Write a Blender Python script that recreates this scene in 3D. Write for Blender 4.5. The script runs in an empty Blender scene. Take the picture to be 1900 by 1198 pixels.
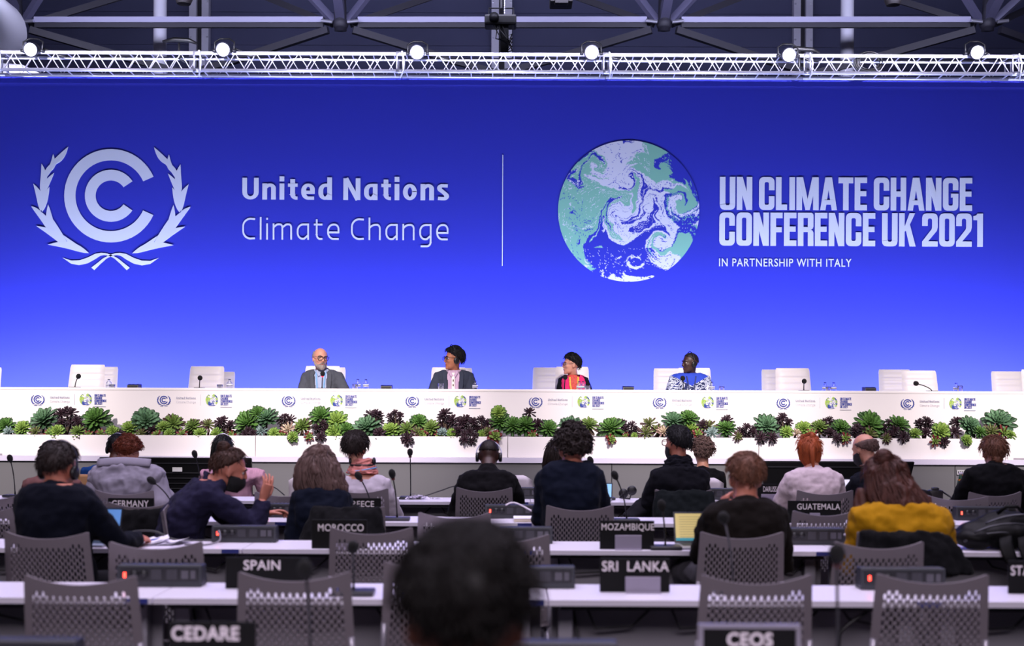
import bpy, bmesh, math, random
import numpy as np
from mathutils import Vector, Matrix, noise as mnoise
random.seed(7)
PI = math.pi
SC = bpy.context.scene
C = SC.collection
TMP = bpy.data.scenes.new('scratch')

# ------------------------------------------------------------------ camera
F, EYE, HZ, ROLL = 2300.0, 1.53, 745.0, 0.0044      # focal length in px, eye height, horizon row, roll
cam = bpy.data.cameras.new('camera')
cam.sensor_width = 36.0
cam.lens = F / 1900.0 * 36.0
cam.shift_y = (HZ - 599.0) / 1900.0
cam.clip_start = 0.05
cam.clip_end = 200
cam.dof.use_dof = True
cam.dof.focus_distance = 14.2
cam.dof.aperture_fstop = 2.1
camo = bpy.data.objects.new('camera', cam)
camo.matrix_world = Matrix.Translation((0, 0, EYE)) @ Matrix.Rotation(PI/2, 4, 'X') @ Matrix.Rotation(ROLL, 4, 'Z')
C.objects.link(camo)
SC.camera = camo

# ------------------------------------------------------------------ world, exposure, lights
SC.view_settings.view_transform = 'Standard'
SC.view_settings.look = 'None'
SC.view_settings.exposure = 0.0
SC.view_settings.gamma = 1.0
SC.view_settings.use_curve_mapping = False
w = bpy.data.worlds.new('hall_ambient')
SC.world = w
w.use_nodes = True
w.node_tree.nodes['Background'].inputs[0].default_value = (0.50, 0.46, 0.62, 1)
w.node_tree.nodes['Background'].inputs[1].default_value = 0.08

def area(name, loc, target, sx, sy, power, col, spread=180):
    l = bpy.data.lights.new(name, 'AREA')
    l.shape = 'RECTANGLE'; l.size = sx; l.size_y = sy
    l.energy = power; l.color = col; l.spread = math.radians(spread)
    o = bpy.data.objects.new(name, l)
    o.location = loc
    o.rotation_euler = (Vector(target) - Vector(loc)).to_track_quat('-Z', 'Y').to_euler()
    C.objects.link(o)
    return o
def spot(name, loc, target, power, col, angle, blend=0.6, rad=0.15):
    l = bpy.data.lights.new(name, 'SPOT')
    l.energy = power; l.color = col; l.spot_size = math.radians(angle); l.spot_blend = blend; l.shadow_soft_size = rad
    o = bpy.data.objects.new(name, l)
    o.location = loc
    o.rotation_euler = (Vector(target) - Vector(loc)).to_track_quat('-Z', 'Y').to_euler()
    C.objects.link(o)
    return o
# front-of-house stage lights on the dais
for i, x in enumerate((-6.5, -2.2, 2.2, 6.5)):
    spot('stage_key_light', (x, 5.5, 7.2), (x*0.92, 14.2, 1.15), 6300, (1.0, 0.895, 0.87), 27, 0.9, 0.25)
# uplight battens on the stage floor in front of the backdrop
area('backdrop_uplight', (0, 16.0, 0.98), (0, 17.0, 2.4), 17.0, 0.15, 1110, (0.55, 0.63, 1.0), 170)
# dimmed house lights over the audience
area('house_light', (0, 7.6, 9.0), (0, 7.6, 0), 12.0, 8.0, 640, (0.86, 0.76, 1.0), 100)
# fill light added behind the camera to brighten chair backs and audience
area('audience_fill', (0, -2.2, 5.4), (0, 7.0, -1.2), 9.0, 2.0, 120, (0.95, 0.84, 0.98), 70)
# unseen fill strips, added to brighten the truss and the roof behind it
area('truss_fill', (0, 6.0, 5.25), (0, 16.3, 6.09), 15.0, 0.10, 115, (0.80, 0.78, 1.0), 3)  # added fill, kept narrow so it misses the backdrop
area('roof_fill', (0, 17.35, 7.6), (0, 22.0, 8.1), 16.0, 0.3, 360, (0.70, 0.70, 1.0), 150)  # added fill above the frame for the hangar wall and beams

# ------------------------------------------------------------------ helpers
def lin(c):
    if isinstance(c, str):
        c = [int(c[i:i+2], 16)/255.0 for i in (0, 2, 4)]
    return tuple(x/12.92 if x <= 0.04045 else ((x+0.055)/1.055)**2.4 for x in c)
def at(px, py, Y):
    """pixel of the photo -> world point on the plane at depth Y"""
    u, v = px-950.0, py-HZ
    c, s = math.cos(ROLL), math.sin(ROLL)
    return Vector(((u*c+v*s)*Y/F, Y, EYE-(-u*s+v*c)*Y/F))

MATS = {}
def mat(name, col, rough=0.6, metal=0.0, bump=0.0, bscale=60.0, var=0.0, vscale=6.0, stretch=(1, 1, 1), emit=0.0, sheen=0.0, spec=0.5, trans=0.0, coat=0.0):
    if name in MATS:
        return MATS[name]
    m = bpy.data.materials.new(name); m.use_nodes = True
    nt = m.node_tree; b = nt.nodes['Principled BSDF']
    rgb = lin(col) if isinstance(col, str) else col
    b.inputs['Base Color'].default_value = (*rgb, 1)
    b.inputs['Roughness'].default_value = rough
    b.inputs['Metallic'].default_value = metal
    b.inputs['Specular IOR Level'].default_value = spec
    if coat: b.inputs['Coat Weight'].default_value = coat
    if sheen:
        b.inputs['Sheen Weight'].default_value = sheen
    if trans:
        b.inputs['Transmission Weight'].default_value = trans
        b.inputs['IOR'].default_value = 1.33
    if emit:
        b.inputs['Emission Color'].default_value = (*rgb, 1)
        b.inputs['Emission Strength'].default_value = emit
    if bump or var:
        tc = nt.nodes.new('ShaderNodeTexCoord'); mp = nt.nodes.new('ShaderNodeMapping')
        mp.inputs['Scale'].default_value = stretch
        nt.links.new(tc.outputs['Object'], mp.inputs['Vector'])
    if bump:
        n = nt.nodes.new('ShaderNodeTexNoise'); n.inputs['Scale'].default_value = bscale; n.inputs['Detail'].default_value = 4
        bp = nt.nodes.new('ShaderNodeBump'); bp.inputs['Strength'].default_value = bump; bp.inputs['Distance'].default_value = 0.01
        nt.links.new(mp.outputs[0], n.inputs['Vector'])
        nt.links.new(n.outputs['Fac'], bp.inputs['Height']); nt.links.new(bp.outputs['Normal'], b.inputs['Normal'])
    if var:
        n2 = nt.nodes.new('ShaderNodeTexNoise'); n2.inputs['Scale'].default_value = vscale; n2.inputs['Detail'].default_value = 3
        mx = nt.nodes.new('ShaderNodeMix'); mx.data_type = 'RGBA'
        mx.inputs['A'].default_value = (*[max(0, x*(1-var)) for x in rgb], 1)
        mx.inputs['B'].default_value = (*[min(1, x*(1+var)) for x in rgb], 1)
        nt.links.new(mp.outputs[0], n2.inputs['Vector'])
        nt.links.new(n2.outputs['Fac'], mx.inputs['Factor']); nt.links.new(mx.outputs['Result'], b.inputs['Base Color'])
    MATS[name] = m
    return m

def wloc(o):
    p = Vector((0, 0, 0))
    while o:
        p += o.location; o = o.parent
    return p
def tag(o, label=None, cat=None, group=None, kind=None):
    if label: o['label'] = label
    if cat: o['category'] = cat
    if group: o['group'] = group
    if kind: o['kind'] = kind
    return o
def thing(name, label, cat, loc=(0, 0, 0), group=None):
    o = bpy.data.objects.new(name, None); C.objects.link(o)
    o.empty_display_size = 0.1
    o.location = loc
    return tag(o, label, cat, group)
def link(name, me, parent=None, loc=None):
    o = bpy.data.objects.new(name, me); C.objects.link(o)
    if parent: o.parent = parent
    if loc is not None: o.location = loc
    return o
def dup(root, loc=None, rot=None, scale=None, label=None, group=None):
    r = root.copy(); C.objects.link(r)
    if loc is not None: r.location = loc
    if rot is not None: r.rotation_euler = rot
    if scale is not None: r.scale = scale
    if label: r['label'] = label
    if group: r['group'] = group
    for ch in root.children:
        c = ch.copy(); C.objects.link(c); c.parent = r
        for g in ch.children:
            d = g.copy(); C.objects.link(d); d.parent = c
    return r

def frame(d):
    d = d.normalized()
    a = Vector((0, 0, 1)) if abs(d.z) < 0.9 else Vector((1, 0, 0))
    u = a.cross(d).normalized()
    return u, d.cross(u).normalized()

class G:
    """gathers shapes into ONE mesh"""
    def __init__(s): s.v = []; s.f = []; s.mi = []; s.m = 0
    def add(s, vs, fs):
        o = len(s.v); s.v.extend([tuple(p) for p in vs])
        for f in fs:
            s.f.append(tuple(i+o for i in f)); s.mi.append(s.m)
        return s
    def box(s, x0, x1, y0, y1, z0, z1, bev=0.0):
        if bev:
            b = min(bev, (x1-x0)*.45, (y1-y0)*.45, (z1-z0)*.45)
            bm = bmesh.new(); bmesh.ops.create_cube(bm, size=1)
            for vv in bm.verts:
                vv.co = Vector(((x0+x1)/2+vv.co.x*(x1-x0), (y0+y1)/2+vv.co.y*(y1-y0), (z0+z1)/2+vv.co.z*(z1-z0)))
            bmesh.ops.bevel(bm, geom=bm.edges[:], offset=b, segments=2, affect='EDGES', profile=0.6)
            bm.verts.index_update()
            s.add([vv.co[:] for vv in bm.verts], [[q.index for q in fc.verts] for fc in bm.faces]); bm.free()
            return s
        vs = [(x, y, z) for z in (z0, z1) for y in (y0, y1) for x in (x0, x1)]
        return s.add(vs, [(0, 2, 3, 1), (4, 5, 7, 6), (0, 1, 5, 4), (2, 6, 7, 3), (0, 4, 6, 2), (1, 3, 7, 5)])
    def tube(s, pts, r, n=8, caps=True, flat=1.0):
        pts = [Vector(p) for p in pts]
        rs = r if hasattr(r, '__len__') else [r]*len(pts)
        t0 = (pts[1]-pts[0])
        u, v = frame(t0)
        vs = []
        for i, p in enumerate(pts):
            a = pts[max(0, i-1)]; b = pts[min(len(pts)-1, i+1)]
            t = (b-a).normalized()
            u = (u - t*u.dot(t)).normalized(); v = t.cross(u)
            for k in range(n):
                an = 2*PI*k/n
                vs.append(p + (u*math.cos(an) + v*math.sin(an)*flat)*rs[i])
        fs = []
        for i in range(len(pts)-1):
            for k in range(n):
                k2 = (k+1) % n
                fs.append((i*n+k, i*n+k2, (i+1)*n+k2, (i+1)*n+k))
        if caps:
            fs.append(tuple(range(n-1, -1, -1))); fs.append(tuple((len(pts)-1)*n+k for k in range(n)))
        return s.add(vs, fs)
    def rings(s, cs, n=20, caps=True, e=1.0):
        """loft of ellipse rings: each (center, axis_a, axis_b) with axes as vectors"""
        vs = []
        for c, a, b in cs:
            c, a, b = Vector(c), Vector(a), Vector(b)
            for k in range(n):
                an = 2*PI*k/n; ca, sa = math.cos(an), math.sin(an)
                if e != 1.0:
                    ca = math.copysign(abs(ca)**e, ca); sa = math.copysign(abs(sa)**e, sa)
                vs.append(c + a*ca + b*sa)
        fs = []
        for i in range(len(cs)-1):
            for k in range(n):
                k2 = (k+1) % n
                fs.append((i*n+k, i*n+k2, (i+1)*n+k2, (i+1)*n+k))
        if caps:
            fs.append(tuple(range(n-1, -1, -1))); fs.append(tuple((len(cs)-1)*n+k for k in range(n)))
        return s.add(vs, fs)
    def lathe(s, prof, c=(0, 0, 0), n=20, ax='Z'):
        vs = []
        for r, z in prof:
            for k in range(n):
                a = 2*PI*k/n; x, y = max(r, 1e-5)*math.cos(a), max(r, 1e-5)*math.sin(a)
                p = (x, y, z) if ax == 'Z' else (x, -z, y)
                vs.append((c[0]+p[0], c[1]+p[1], c[2]+p[2]))
        fs = []
        for i in range(len(prof)-1):
            for k in range(n):
                k2 = (k+1) % n
                fs.append((i*n+k, i*n+k2, (i+1)*n+k2, (i+1)*n+k))
        fs.append(tuple(range(n-1, -1, -1))); fs.append(tuple((len(prof)-1)*n+k for k in range(n)))
        return s.add(vs, fs)
    def ball(s, c, r, n=16, m=12, M=None):
        rx, ry, rz = r if hasattr(r, '__len__') else (r, r, r)
        vs = []; c = Vector(c)
        def put(x, y, z):
            p = Vector((x*rx, y*ry, z*rz))
            if M is not None: p = M @ p
            vs.append(c+p)
        put(0, 0, -1)
        for i in range(1, m):
            t = -PI/2 + PI*i/m
            for k in range(n):
                a = 2*PI*k/n
                put(math.cos(t)*math.cos(a), math.cos(t)*math.sin(a), math.sin(t))
        put(0, 0, 1)
        fs = [(0, 1+(k+1) % n, 1+k) for k in range(n)]
        for i in range(m-2):
            for k in range(n):
                k2 = (k+1) % n
                fs.append((1+i*n+k, 1+i*n+k2, 1+(i+1)*n+k2, 1+(i+1)*n+k))
        L = len(vs)-1; o = 1+(m-2)*n
        fs += [(L, o+k, o+(k+1) % n) for k in range(n)]
        return s.add(vs, fs)
    def poly(s, pts, Y, t=0.004):
        """flat outline in (x, z), front at Y, thickness t going away from the viewer"""
        n = len(pts)
        ar = sum(pts[i][0]*pts[(i+1) % n][1]-pts[(i+1) % n][0]*pts[i][1] for i in range(n))
        if ar < 0: pts = pts[::-1]
        vs = [(x, Y, z) for x, z in pts]+[(x, Y+t, z) for x, z in pts]
        fs = [tuple(range(n))] + [(i, i+n, (i+1) % n+n, (i+1) % n) for i in range(n)]
        return s.add(vs, fs)
    def build(s, name, mats, parent=None, smooth=False, loc=None, off=True):
        """loc: give the object that origin (geometry stays where it is)"""
        me = bpy.data.meshes.new(name)
        base = Vector((0, 0, 0))
        if parent is not None and off: base = wloc(parent)
        if loc is not None and parent is None: base = Vector(loc)
        me.from_pydata([(p[0]-base.x, p[1]-base.y, p[2]-base.z) for p in s.v], [], s.f)
        if not isinstance(mats, (list, tuple)): mats = [mats]
        for m in mats: me.materials.append(m)
        if len(mats) > 1: me.polygons.foreach_set('material_index', s.mi)
        if smooth: me.polygons.foreach_set('use_smooth', [True]*len(me.polygons))
        me.update()
        return link(name, me, parent, base if (loc is not None and parent is None) else None)

def autosmooth(o, ang=40):
    me = o.data
    me.polygons.foreach_set('use_smooth', [True]*len(me.polygons))
    bm = bmesh.new(); bm.from_mesh(me)
    for e in bm.edges:
        if len(e.link_faces) == 2 and e.calc_face_angle(0) > math.radians(ang): e.smooth = False
    bm.to_mesh(me); bm.free()
    return o

def evaluated(me, mods):
    """mesh after a few modifiers, worked out in a scratch scene"""
    o = bpy.data.objects.new('scratch', me); TMP.collection.objects.link(o)
    for typ, kw in mods:
        md = o.modifiers.new(typ, typ)
        for k, v in kw.items(): setattr(md, k, v)
    vl = TMP.view_layers[0]; vl.update()
    dg = vl.depsgraph; dg.update()
    r = bpy.data.meshes.new_from_object(o.evaluated_get(dg))
    bpy.data.objects.remove(o)
    return r
def fuse(g, voxel, smooth=3, fac=0.5):
    """one continuous skin over all the shapes gathered in g"""
    me = bpy.data.meshes.new('raw'); me.from_pydata(g.v, [], g.f); me.update()
    mods = [('REMESH', dict(mode='VOXEL', voxel_size=voxel))]
    if smooth: mods.append(('SMOOTH', dict(factor=fac, iterations=smooth)))
    r = evaluated(me, mods); bpy.data.meshes.remove(me)
    return r
def co_get(me):
    a = np.empty(len(me.vertices)*3, dtype=np.float32); me.vertices.foreach_get('co', a); return a.reshape(-1, 3)
def no_get(me):
    a = np.empty(len(me.vertices)*3, dtype=np.float32); me.vertices.foreach_get('normal', a); return a.reshape(-1, 3)
def co_set(me, a):
    me.vertices.foreach_set('co', np.ascontiguousarray(a, dtype=np.float32).ravel()); me.update()

# vectorised gradient noise
_rs = np.random.RandomState(3)
_perm = np.concatenate([_rs.permutation(256)]*3)
_grad = _rs.normal(size=(256, 3)); _grad /= np.linalg.norm(_grad, axis=1)[:, None]
def vnoise(p):
    p = np.asarray(p, dtype=np.float64); i = np.floor(p).astype(int); f = p-i; i &= 255
    u = f*f*f*(f*(f*6-15)+10); r = 0
    for dx in (0, 1):
        for dy in (0, 1):
            for dz in (0, 1):
                h = _perm[_perm[_perm[i[:, 0]+dx]+i[:, 1]+dy]+i[:, 2]+dz]
                g = _grad[h]
                d = (g*(f-np.array([dx, dy, dz]))).sum(1)
                wx = u[:, 0] if dx else 1-u[:, 0]; wy = u[:, 1] if dy else 1-u[:, 1]; wz = u[:, 2] if dz else 1-u[:, 2]
                r = r+d*wx*wy*wz
    return r*1.6
def fbm(p, o=4):
    r = 0; a = 1; p = np.asarray(p, dtype=np.float64)
    for k in range(o):
        r = r+a*vnoise(p*2**k+k*17.3); a *= .5
    return r
def displace(me, amp, freq, stretch=(1, 1, 1), octv=3, seed=0):
    c = co_get(me); n = no_get(me)
    d = fbm(c*np.array(stretch)*freq+seed*7.7+100, octv)
    co_set(me, c+n*(d*amp)[:, None])

def text_geo(s, offset=0.0, spacing=1.0, shear=0.0):
    cu = bpy.data.curves.new('t', 'FONT'); cu.body = s; cu.offset = offset; cu.space_character = spacing; cu.size = 1.0
    cu.resolution_u = 4; cu.fill_mode = 'FRONT'
    o = bpy.data.objects.new('t', cu); TMP.collection.objects.link(o)
    vl = TMP.view_layers[0]; vl.update(); dg = vl.depsgraph; dg.update()
    me = bpy.data.meshes.new_from_object(o.evaluated_get(dg))
    v = co_get(me).copy(); f = [tuple(p.vertices) for p in me.polygons]
    bpy.data.objects.remove(o); bpy.data.meshes.remove(me); bpy.data.curves.remove(cu)
    return v, f
def text_fit(g, s, x0, x1, z0, z1, Y, offset=0.0, spacing=1.0):
    """lettering fitted to a rectangle on the plane Y, readable from -Y"""
    v, f = text_geo(s, offset, spacing)
    lo, hi = v.min(0), v.max(0)
    X = x0+(v[:, 0]-lo[0])/(hi[0]-lo[0])*(x1-x0); Z = z0+(v[:, 1]-lo[1])/(hi[1]-lo[1])*(z1-z0)
    g.add([(a, Y, b) for a, b in zip(X, Z)], f)
def px_box(x0, x1, y0, y1, Y):
    a = at(x0, y1, Y); b = at(x1, y0, Y)
    return a.x, b.x, a.z, b.z
# ------------------------------------------------------------------ setting
m_carpet = mat('dark_carpet', '2b2a2e', 0.95, bump=0.3, bscale=300, var=0.2, vscale=40)
m_fascia = mat('grey_fascia', '67666a', 0.7, bump=0.05, bscale=200)
m_lip = mat('stage_lip', 'cfc9de', 0.6)
m_white = mat('white_panel', 'efe9e9', 0.45, var=0.015, vscale=3)
m_black = mat('black_plastic', '0d0d10', 0.45)
m_dark = mat('dark_metal', '16161a', 0.5, 0.3)
m_alu = mat('aluminium', 'c9c9d6', 0.35, 0.85)
m_steel = mat('painted_steel', '9d9cb6', 0.5)
m_roofst = mat('roof_steel', '54536c', 0.55)
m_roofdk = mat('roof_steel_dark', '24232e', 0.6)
m_wall = mat('hangar_wall', '4d506f', 0.8, bump=0.15, bscale=8, var=0.12, vscale=1.2)

STAGE_Z = 0.925
g = G(); g.box(-16, 16, -2.5, 30, -0.1, 0)
tag(g.build('floor', m_carpet), kind='structure')

# hangar wall with horizontal cladding seams
WY = 24.5
g = G(); g.box(-17, 17, WY, WY+0.2, 0, 13)
for z in (8.55, 9.2, 7.35, 6.7): g.box(-17, 17, WY-0.03, WY, z, z+0.05)
tag(g.build('wall_back', m_wall), kind='structure')
g = G(); g.box(-17, 17, 10, WY, 13, 13.2)
tag(g.build('ceiling', m_roofdk), kind='structure')

# flanged wall columns
m_flange = mat('column_paint', 'd2d2e2', .5)
def wall_column(px0, px1, label):
    a = at(px0, 60, WY-0.15).x; b = at(px1, 60, WY-0.15).x; w_ = (b-a)
    t = thing('wall_column', label, 'column', ((a+b)/2, WY-0.15, 0))
    g = G(); g.box(a, a+w_*.36, WY-0.2, WY-0.03, 0, 13); g.build('flange', m_flange, t)
    g = G(); g.box(b-w_*.36, b, WY-0.2, WY-0.03, 0, 13); g.build('flange', m_flange, t)
    g = G(); g.box(a+w_*.36, b-w_*.36, WY-0.1, WY-0.03, 0, 13); g.build('web', m_roofdk, t)
    g = G()
    for k in range(14):
        for x in (a+w_*.08, b-w_*.08): g.ball((x, WY-0.2, 6.2+k*.35), 0.02, 6, 4)
    g.build('rivets', m_alu, t)
    t['kind'] = 'thing'
wall_column(352, 388, 'riveted steel wall column behind the truss, right of the left white pole')
wall_column(1472, 1507, 'riveted steel wall column behind the truss, left of the right white pole')
wall_column(912, 950, 'riveted steel wall column behind the hanging chain hoist')
m_pole = mat('white_pole', 'e6e6f4', 0.45)
for px0, px1, lab in ((285, 309, 'tall white round pole above the laurel emblem'), (1560, 1584, 'tall white round pole above the words CLIMATE CHANGE')):
    a = at(px0, 60, 21.5).x; b = at(px1, 60, 21.5).x
    g = G(); g.tube([((a+b)/2, 21.5, 0), ((a+b)/2, 21.5, 12.9)], (b-a)/2, 24)
    o = g.build('white_pole', m_pole, loc=((a+b)/2, 21.5, 0)); tag(o, lab, 'pole'); autosmooth(o)

# ------------------------------------------------------------------ roof space frame
RY = 20.0
def bar(g, p, q, r=0.09):
    """rectangular hollow bar between two points"""
    p, q = Vector(p), Vector(q); d = (q-p).normalized()
    u = d.cross(Vector((0, 0, 1))); u = u.normalized() if u.length > .05 else Vector((1, 0, 0)); v = u.cross(d)
    vs = [c+u*(a*r*.8)+v*(b*r) for c in (p, q) for a, b in ((-1, -1), (1, -1), (1, 1), (-1, 1))]
    g.add(vs, [(3, 2, 1, 0), (4, 5, 6, 7), (0, 1, 5, 4), (1, 2, 6, 5), (2, 3, 7, 6), (3, 0, 4, 7)])
t = thing('roof_space_frame', 'steel roof space frame of beams and struts above the lighting truss', 'roof frame', (0, RY, 7.6))
nodes = [at(px, 44, RY) for px in (32, 632, 1232, 1832)]
for i, n in enumerate(nodes):
    g = G(); g.tube([n+Vector((0, 0, -.12)), n+Vector((0, -.1, .5))], [.10, .10], 12); g.ball(n, 0.13, 12, 8)
    g.build('node', m_roofdk, t, True)
    if i < 3:
        q = nodes[i+1]
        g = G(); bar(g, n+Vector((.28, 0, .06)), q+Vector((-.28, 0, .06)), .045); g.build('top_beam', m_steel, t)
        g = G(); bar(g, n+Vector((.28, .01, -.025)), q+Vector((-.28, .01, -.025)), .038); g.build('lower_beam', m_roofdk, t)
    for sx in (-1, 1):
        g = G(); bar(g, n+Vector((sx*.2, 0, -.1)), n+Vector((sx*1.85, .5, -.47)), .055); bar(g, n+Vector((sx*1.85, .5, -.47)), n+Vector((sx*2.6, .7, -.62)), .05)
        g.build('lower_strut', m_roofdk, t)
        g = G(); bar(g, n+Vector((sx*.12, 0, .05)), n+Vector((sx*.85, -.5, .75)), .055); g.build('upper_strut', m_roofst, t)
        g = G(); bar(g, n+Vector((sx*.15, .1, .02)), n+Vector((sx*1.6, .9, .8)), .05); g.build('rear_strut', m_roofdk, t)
    g = G(); bar(g, n+Vector((0, 0, .1)), n+Vector((.05, -1.6, .9)), .09); g.build('crown_strut', m_roofst, t)
    g = G()
    for sx in (-1, 1): g.tube([n+Vector((sx*.12, -.1, 0)), n+Vector((sx*.3, -.1, .02))], .03, 8)
    g.build('pin_joint', m_alu, t)

# big white air duct in the top-left corner
p = at(-8, 72, 19.0)
g = G(); g.lathe([(0.0, -.02), (.3, .0), (.5, .07), (.56, .2), (.56, 3.0)], p, 32, 'Y')
g.tube([p+Vector((-.2, -.6, -.6)), p+Vector((.6, -.5, -.62)), p+Vector((1.0, -.4, -.75))], [.1, .09, .04], 10)
g.v = [((x-p.x)*1.0+p.x, 2*p.y-y, z) if False else (x, y, z) for x, y, z in g.v]
m_duct = mat('duct_paint', 'f2f2fb', 0.5)
o = g.build('air_duct', m_duct, loc=p); tag(o, 'large white rounded air duct in the top left corner', 'duct'); autosmooth(o, 60)

# projector on a chain hoist
t = thing('chain_hoist', 'black chain hoist hanging from the roof behind the truss centre', 'hoist', at(936, 75, 18))
q = at(936, 70, 18); g = G(); g.box(q.x-.06, q.x+.06, 17.9, 18.1, q.z-.22, q.z+.25, .02)
g.build('motor', m_dark, t)
g = G()
for k in range(40): g.ball((q.x+.0, 18, q.z+.25+k*.035), (.012, .012, .022), 6, 4)
g.build('chain', m_alu, t)
q = at(930, 41, 18)
t = thing('projector', 'black stage projector hung above the centre of the lighting truss', 'projector', q)
g = G(); g.box(q.x-.24, q.x+.22, 17.85, 18.15, q.z-.075, q.z+.075, .03); g.build('body', m_black, t)
g = G(); g.lathe([(.05, 0), (.07, .02), (.07, .1), (.0, .1)], (q.x-.1, 17.85, q.z), 16, 'Y'); g.build('lens_barrel', m_dark, t, True)
g = G(); g.tube([(q.x-.18, 18, q.z+.06), (q.x-.18, 18, q.z+.2), (q.x+.18, 18, q.z+.2), (q.x+.18, 18, q.z+.06)], .012, 8)
g.tube([(q.x, 18, q.z+.2), (q.x, 18, q.z+.6)], .02, 8); g.build('yoke', m_dark, t)
g = G()
for k in range(5):
    a = .15*k-.3
    g.tube([(q.x-.05+a*.2, 17.9, q.z-.07), (q.x+.1*math.sin(k*2), 17.8, q.z-.3), (q.x+.16, 17.9, q.z-.2-.06*k), (q.x+.05, 18, q.z-.45)], .009, 6)
g.build('cables', m_black, t)
for i, (px, py, lab) in enumerate(((341, 0, 'dark round roof speaker at the top edge above the laurel emblem'), (1041, 4, 'dark square roof speaker at the top edge above the globe'), (1657, 2, 'dark round roof speaker at the top edge right of the right pole'))):
    q = at(px, py-6, 18.5); g = G()
    if i == 1: g.box(q.x-.17, q.x+.17, 18.3, 18.7, q.z-.1, q.z+.2, .03); g.box(q.x-.1, q.x+.1, 18.25, 18.4, q.z-.14, q.z-.06, .02)
    else: g.lathe([(.02, -.12), (.1, -.11), (.13, -.04), (.11, .1), (.02, .3)], q, 18)
    o = g.build('roof_speaker', mat('dark_brown_metal', '1c1718', .6), loc=q); tag(o, lab, 'speaker'); autosmooth(o)

# ------------------------------------------------------------------ backdrop banner
BY = 17.0
m_print = mat('blue_print', (0.042, 0.050, 0.50), 0.85, spec=0.1, bump=0.03, bscale=500)
m_pw = mat('white_print', (0.80, 0.82, 0.90), 0.85, spec=0.1)
x0, x1 = -8.6, 8.6
ztop = at(950, 146.5, BY).z
t = thing('backdrop_banner', 'wide blue fabric backdrop with white emblem, globe and conference lettering behind the stage', 'backdrop', (0, BY, STAGE_Z))
g = G(); g.box(x0, x1, BY, BY+.08, STAGE_Z, ztop); g.build('blue_fabric', m_print, t)

def leaf(g, b, tp, bend, wd, pl, n=9):
    """curved leaf from base to tip; bend = sideways bow of the middle; pl maps (x, y) -> (X, Z)"""
    b = np.array(b, float); tp = np.array(tp, float); d = tp-b; L = np.hypot(*d); nrm = np.array([-d[1], d[0]])/L
    L1, L2 = [], []
    for k in range(n+1):
        s = k/n; c = b+d*s+nrm*bend*math.sin(PI*s)
        h = wd*.5*math.sin(PI*min(1, s**.85))**.9
        L1.append(c+nrm*h); L2.append(c-nrm*h)
    return [pl(p) for p in L1]+[pl(p) for p in L2[-2:0:-1]]
LEAVES = [((263, 243), (405, 95), 14, 52), ((228, 310), (287, 152), 26, 46), ((210, 365), (348, 190), -22, 46), ((190, 445), (197, 228), 22, 56),
          ((192, 505), (295, 300), -14, 52), ((192, 600), (133, 385), 22, 58), ((203, 605), (260, 410), -8, 52), ((216, 665), (118, 560), 8, 40), ((300, 800), (118, 565), 22, 62),
          ((300, 800), (250, 547), -12, 60), ((420, 898), (158, 716), 26, 62), ((418, 895), (290, 665), -14, 52), ((570, 928), (248, 862), 28, 62), ((572, 928), (372, 788), -18, 46)]
def emblem(g, cx, cz, sc, Y, t=0.004):
    """laurel wreath round two nested open rings; sc = metres per photo pixel of the big one"""
    K = sc/4.222
    def ring(R, r, a0):
        n = 48; A = [math.radians(a0)+(2*PI-2*math.radians(a0))*k/n for k in range(n+1)]
        vs = [(cx+R*K*math.cos(a), Y, cz+R*K*math.sin(a)) for a in A]+[(cx+r*K*math.cos(a), Y, cz+r*K*math.sin(a)) for a in A]
        g.add(vs, [(k, k+n+1, k+n+2, k+1) for k in range(n)])
    ring(366, 277, 24.2); ring(204, 119, 34)
    for sx in (1, -1):
        pl = lambda p: (cx+sx*(p[0]-741)*K, cz-(p[1]-477)*K)
        for i_, L in enumerate(LEAVES):
            b, tp, be, wd = L
            g.poly(leaf(g, b, tp, be, wd*.92, pl), Y-i_*K*2e-1, t)
        # bottom leaf running into the crossed ribbon
        top = [(365, 963), (430, 985), (500, 983), (560, 962), (620, 932), (665, 924), (700, 926), (750, 940), (800, 968), (850, 1008), (892, 1040)]
        bot = [(868, 1060), (820, 1012), (770, 968), (730, 948), (690, 942), (660, 948), (620, 975), (560, 1008), (495, 1022), (430, 1010)]
        vs = [pl(p) for p in top]; wsn = [pl(p) for p in bot[::-1]]
        m = len(vs); wsn = [pl((365, 964))]+wsn
        g.add([(a, Y-.0005, b) for a, b in vs]+[(a, Y-.0005, b) for a, b in wsn], [(k, k+m, k+m+1, k+1) for k in range(m-1)])

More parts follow.
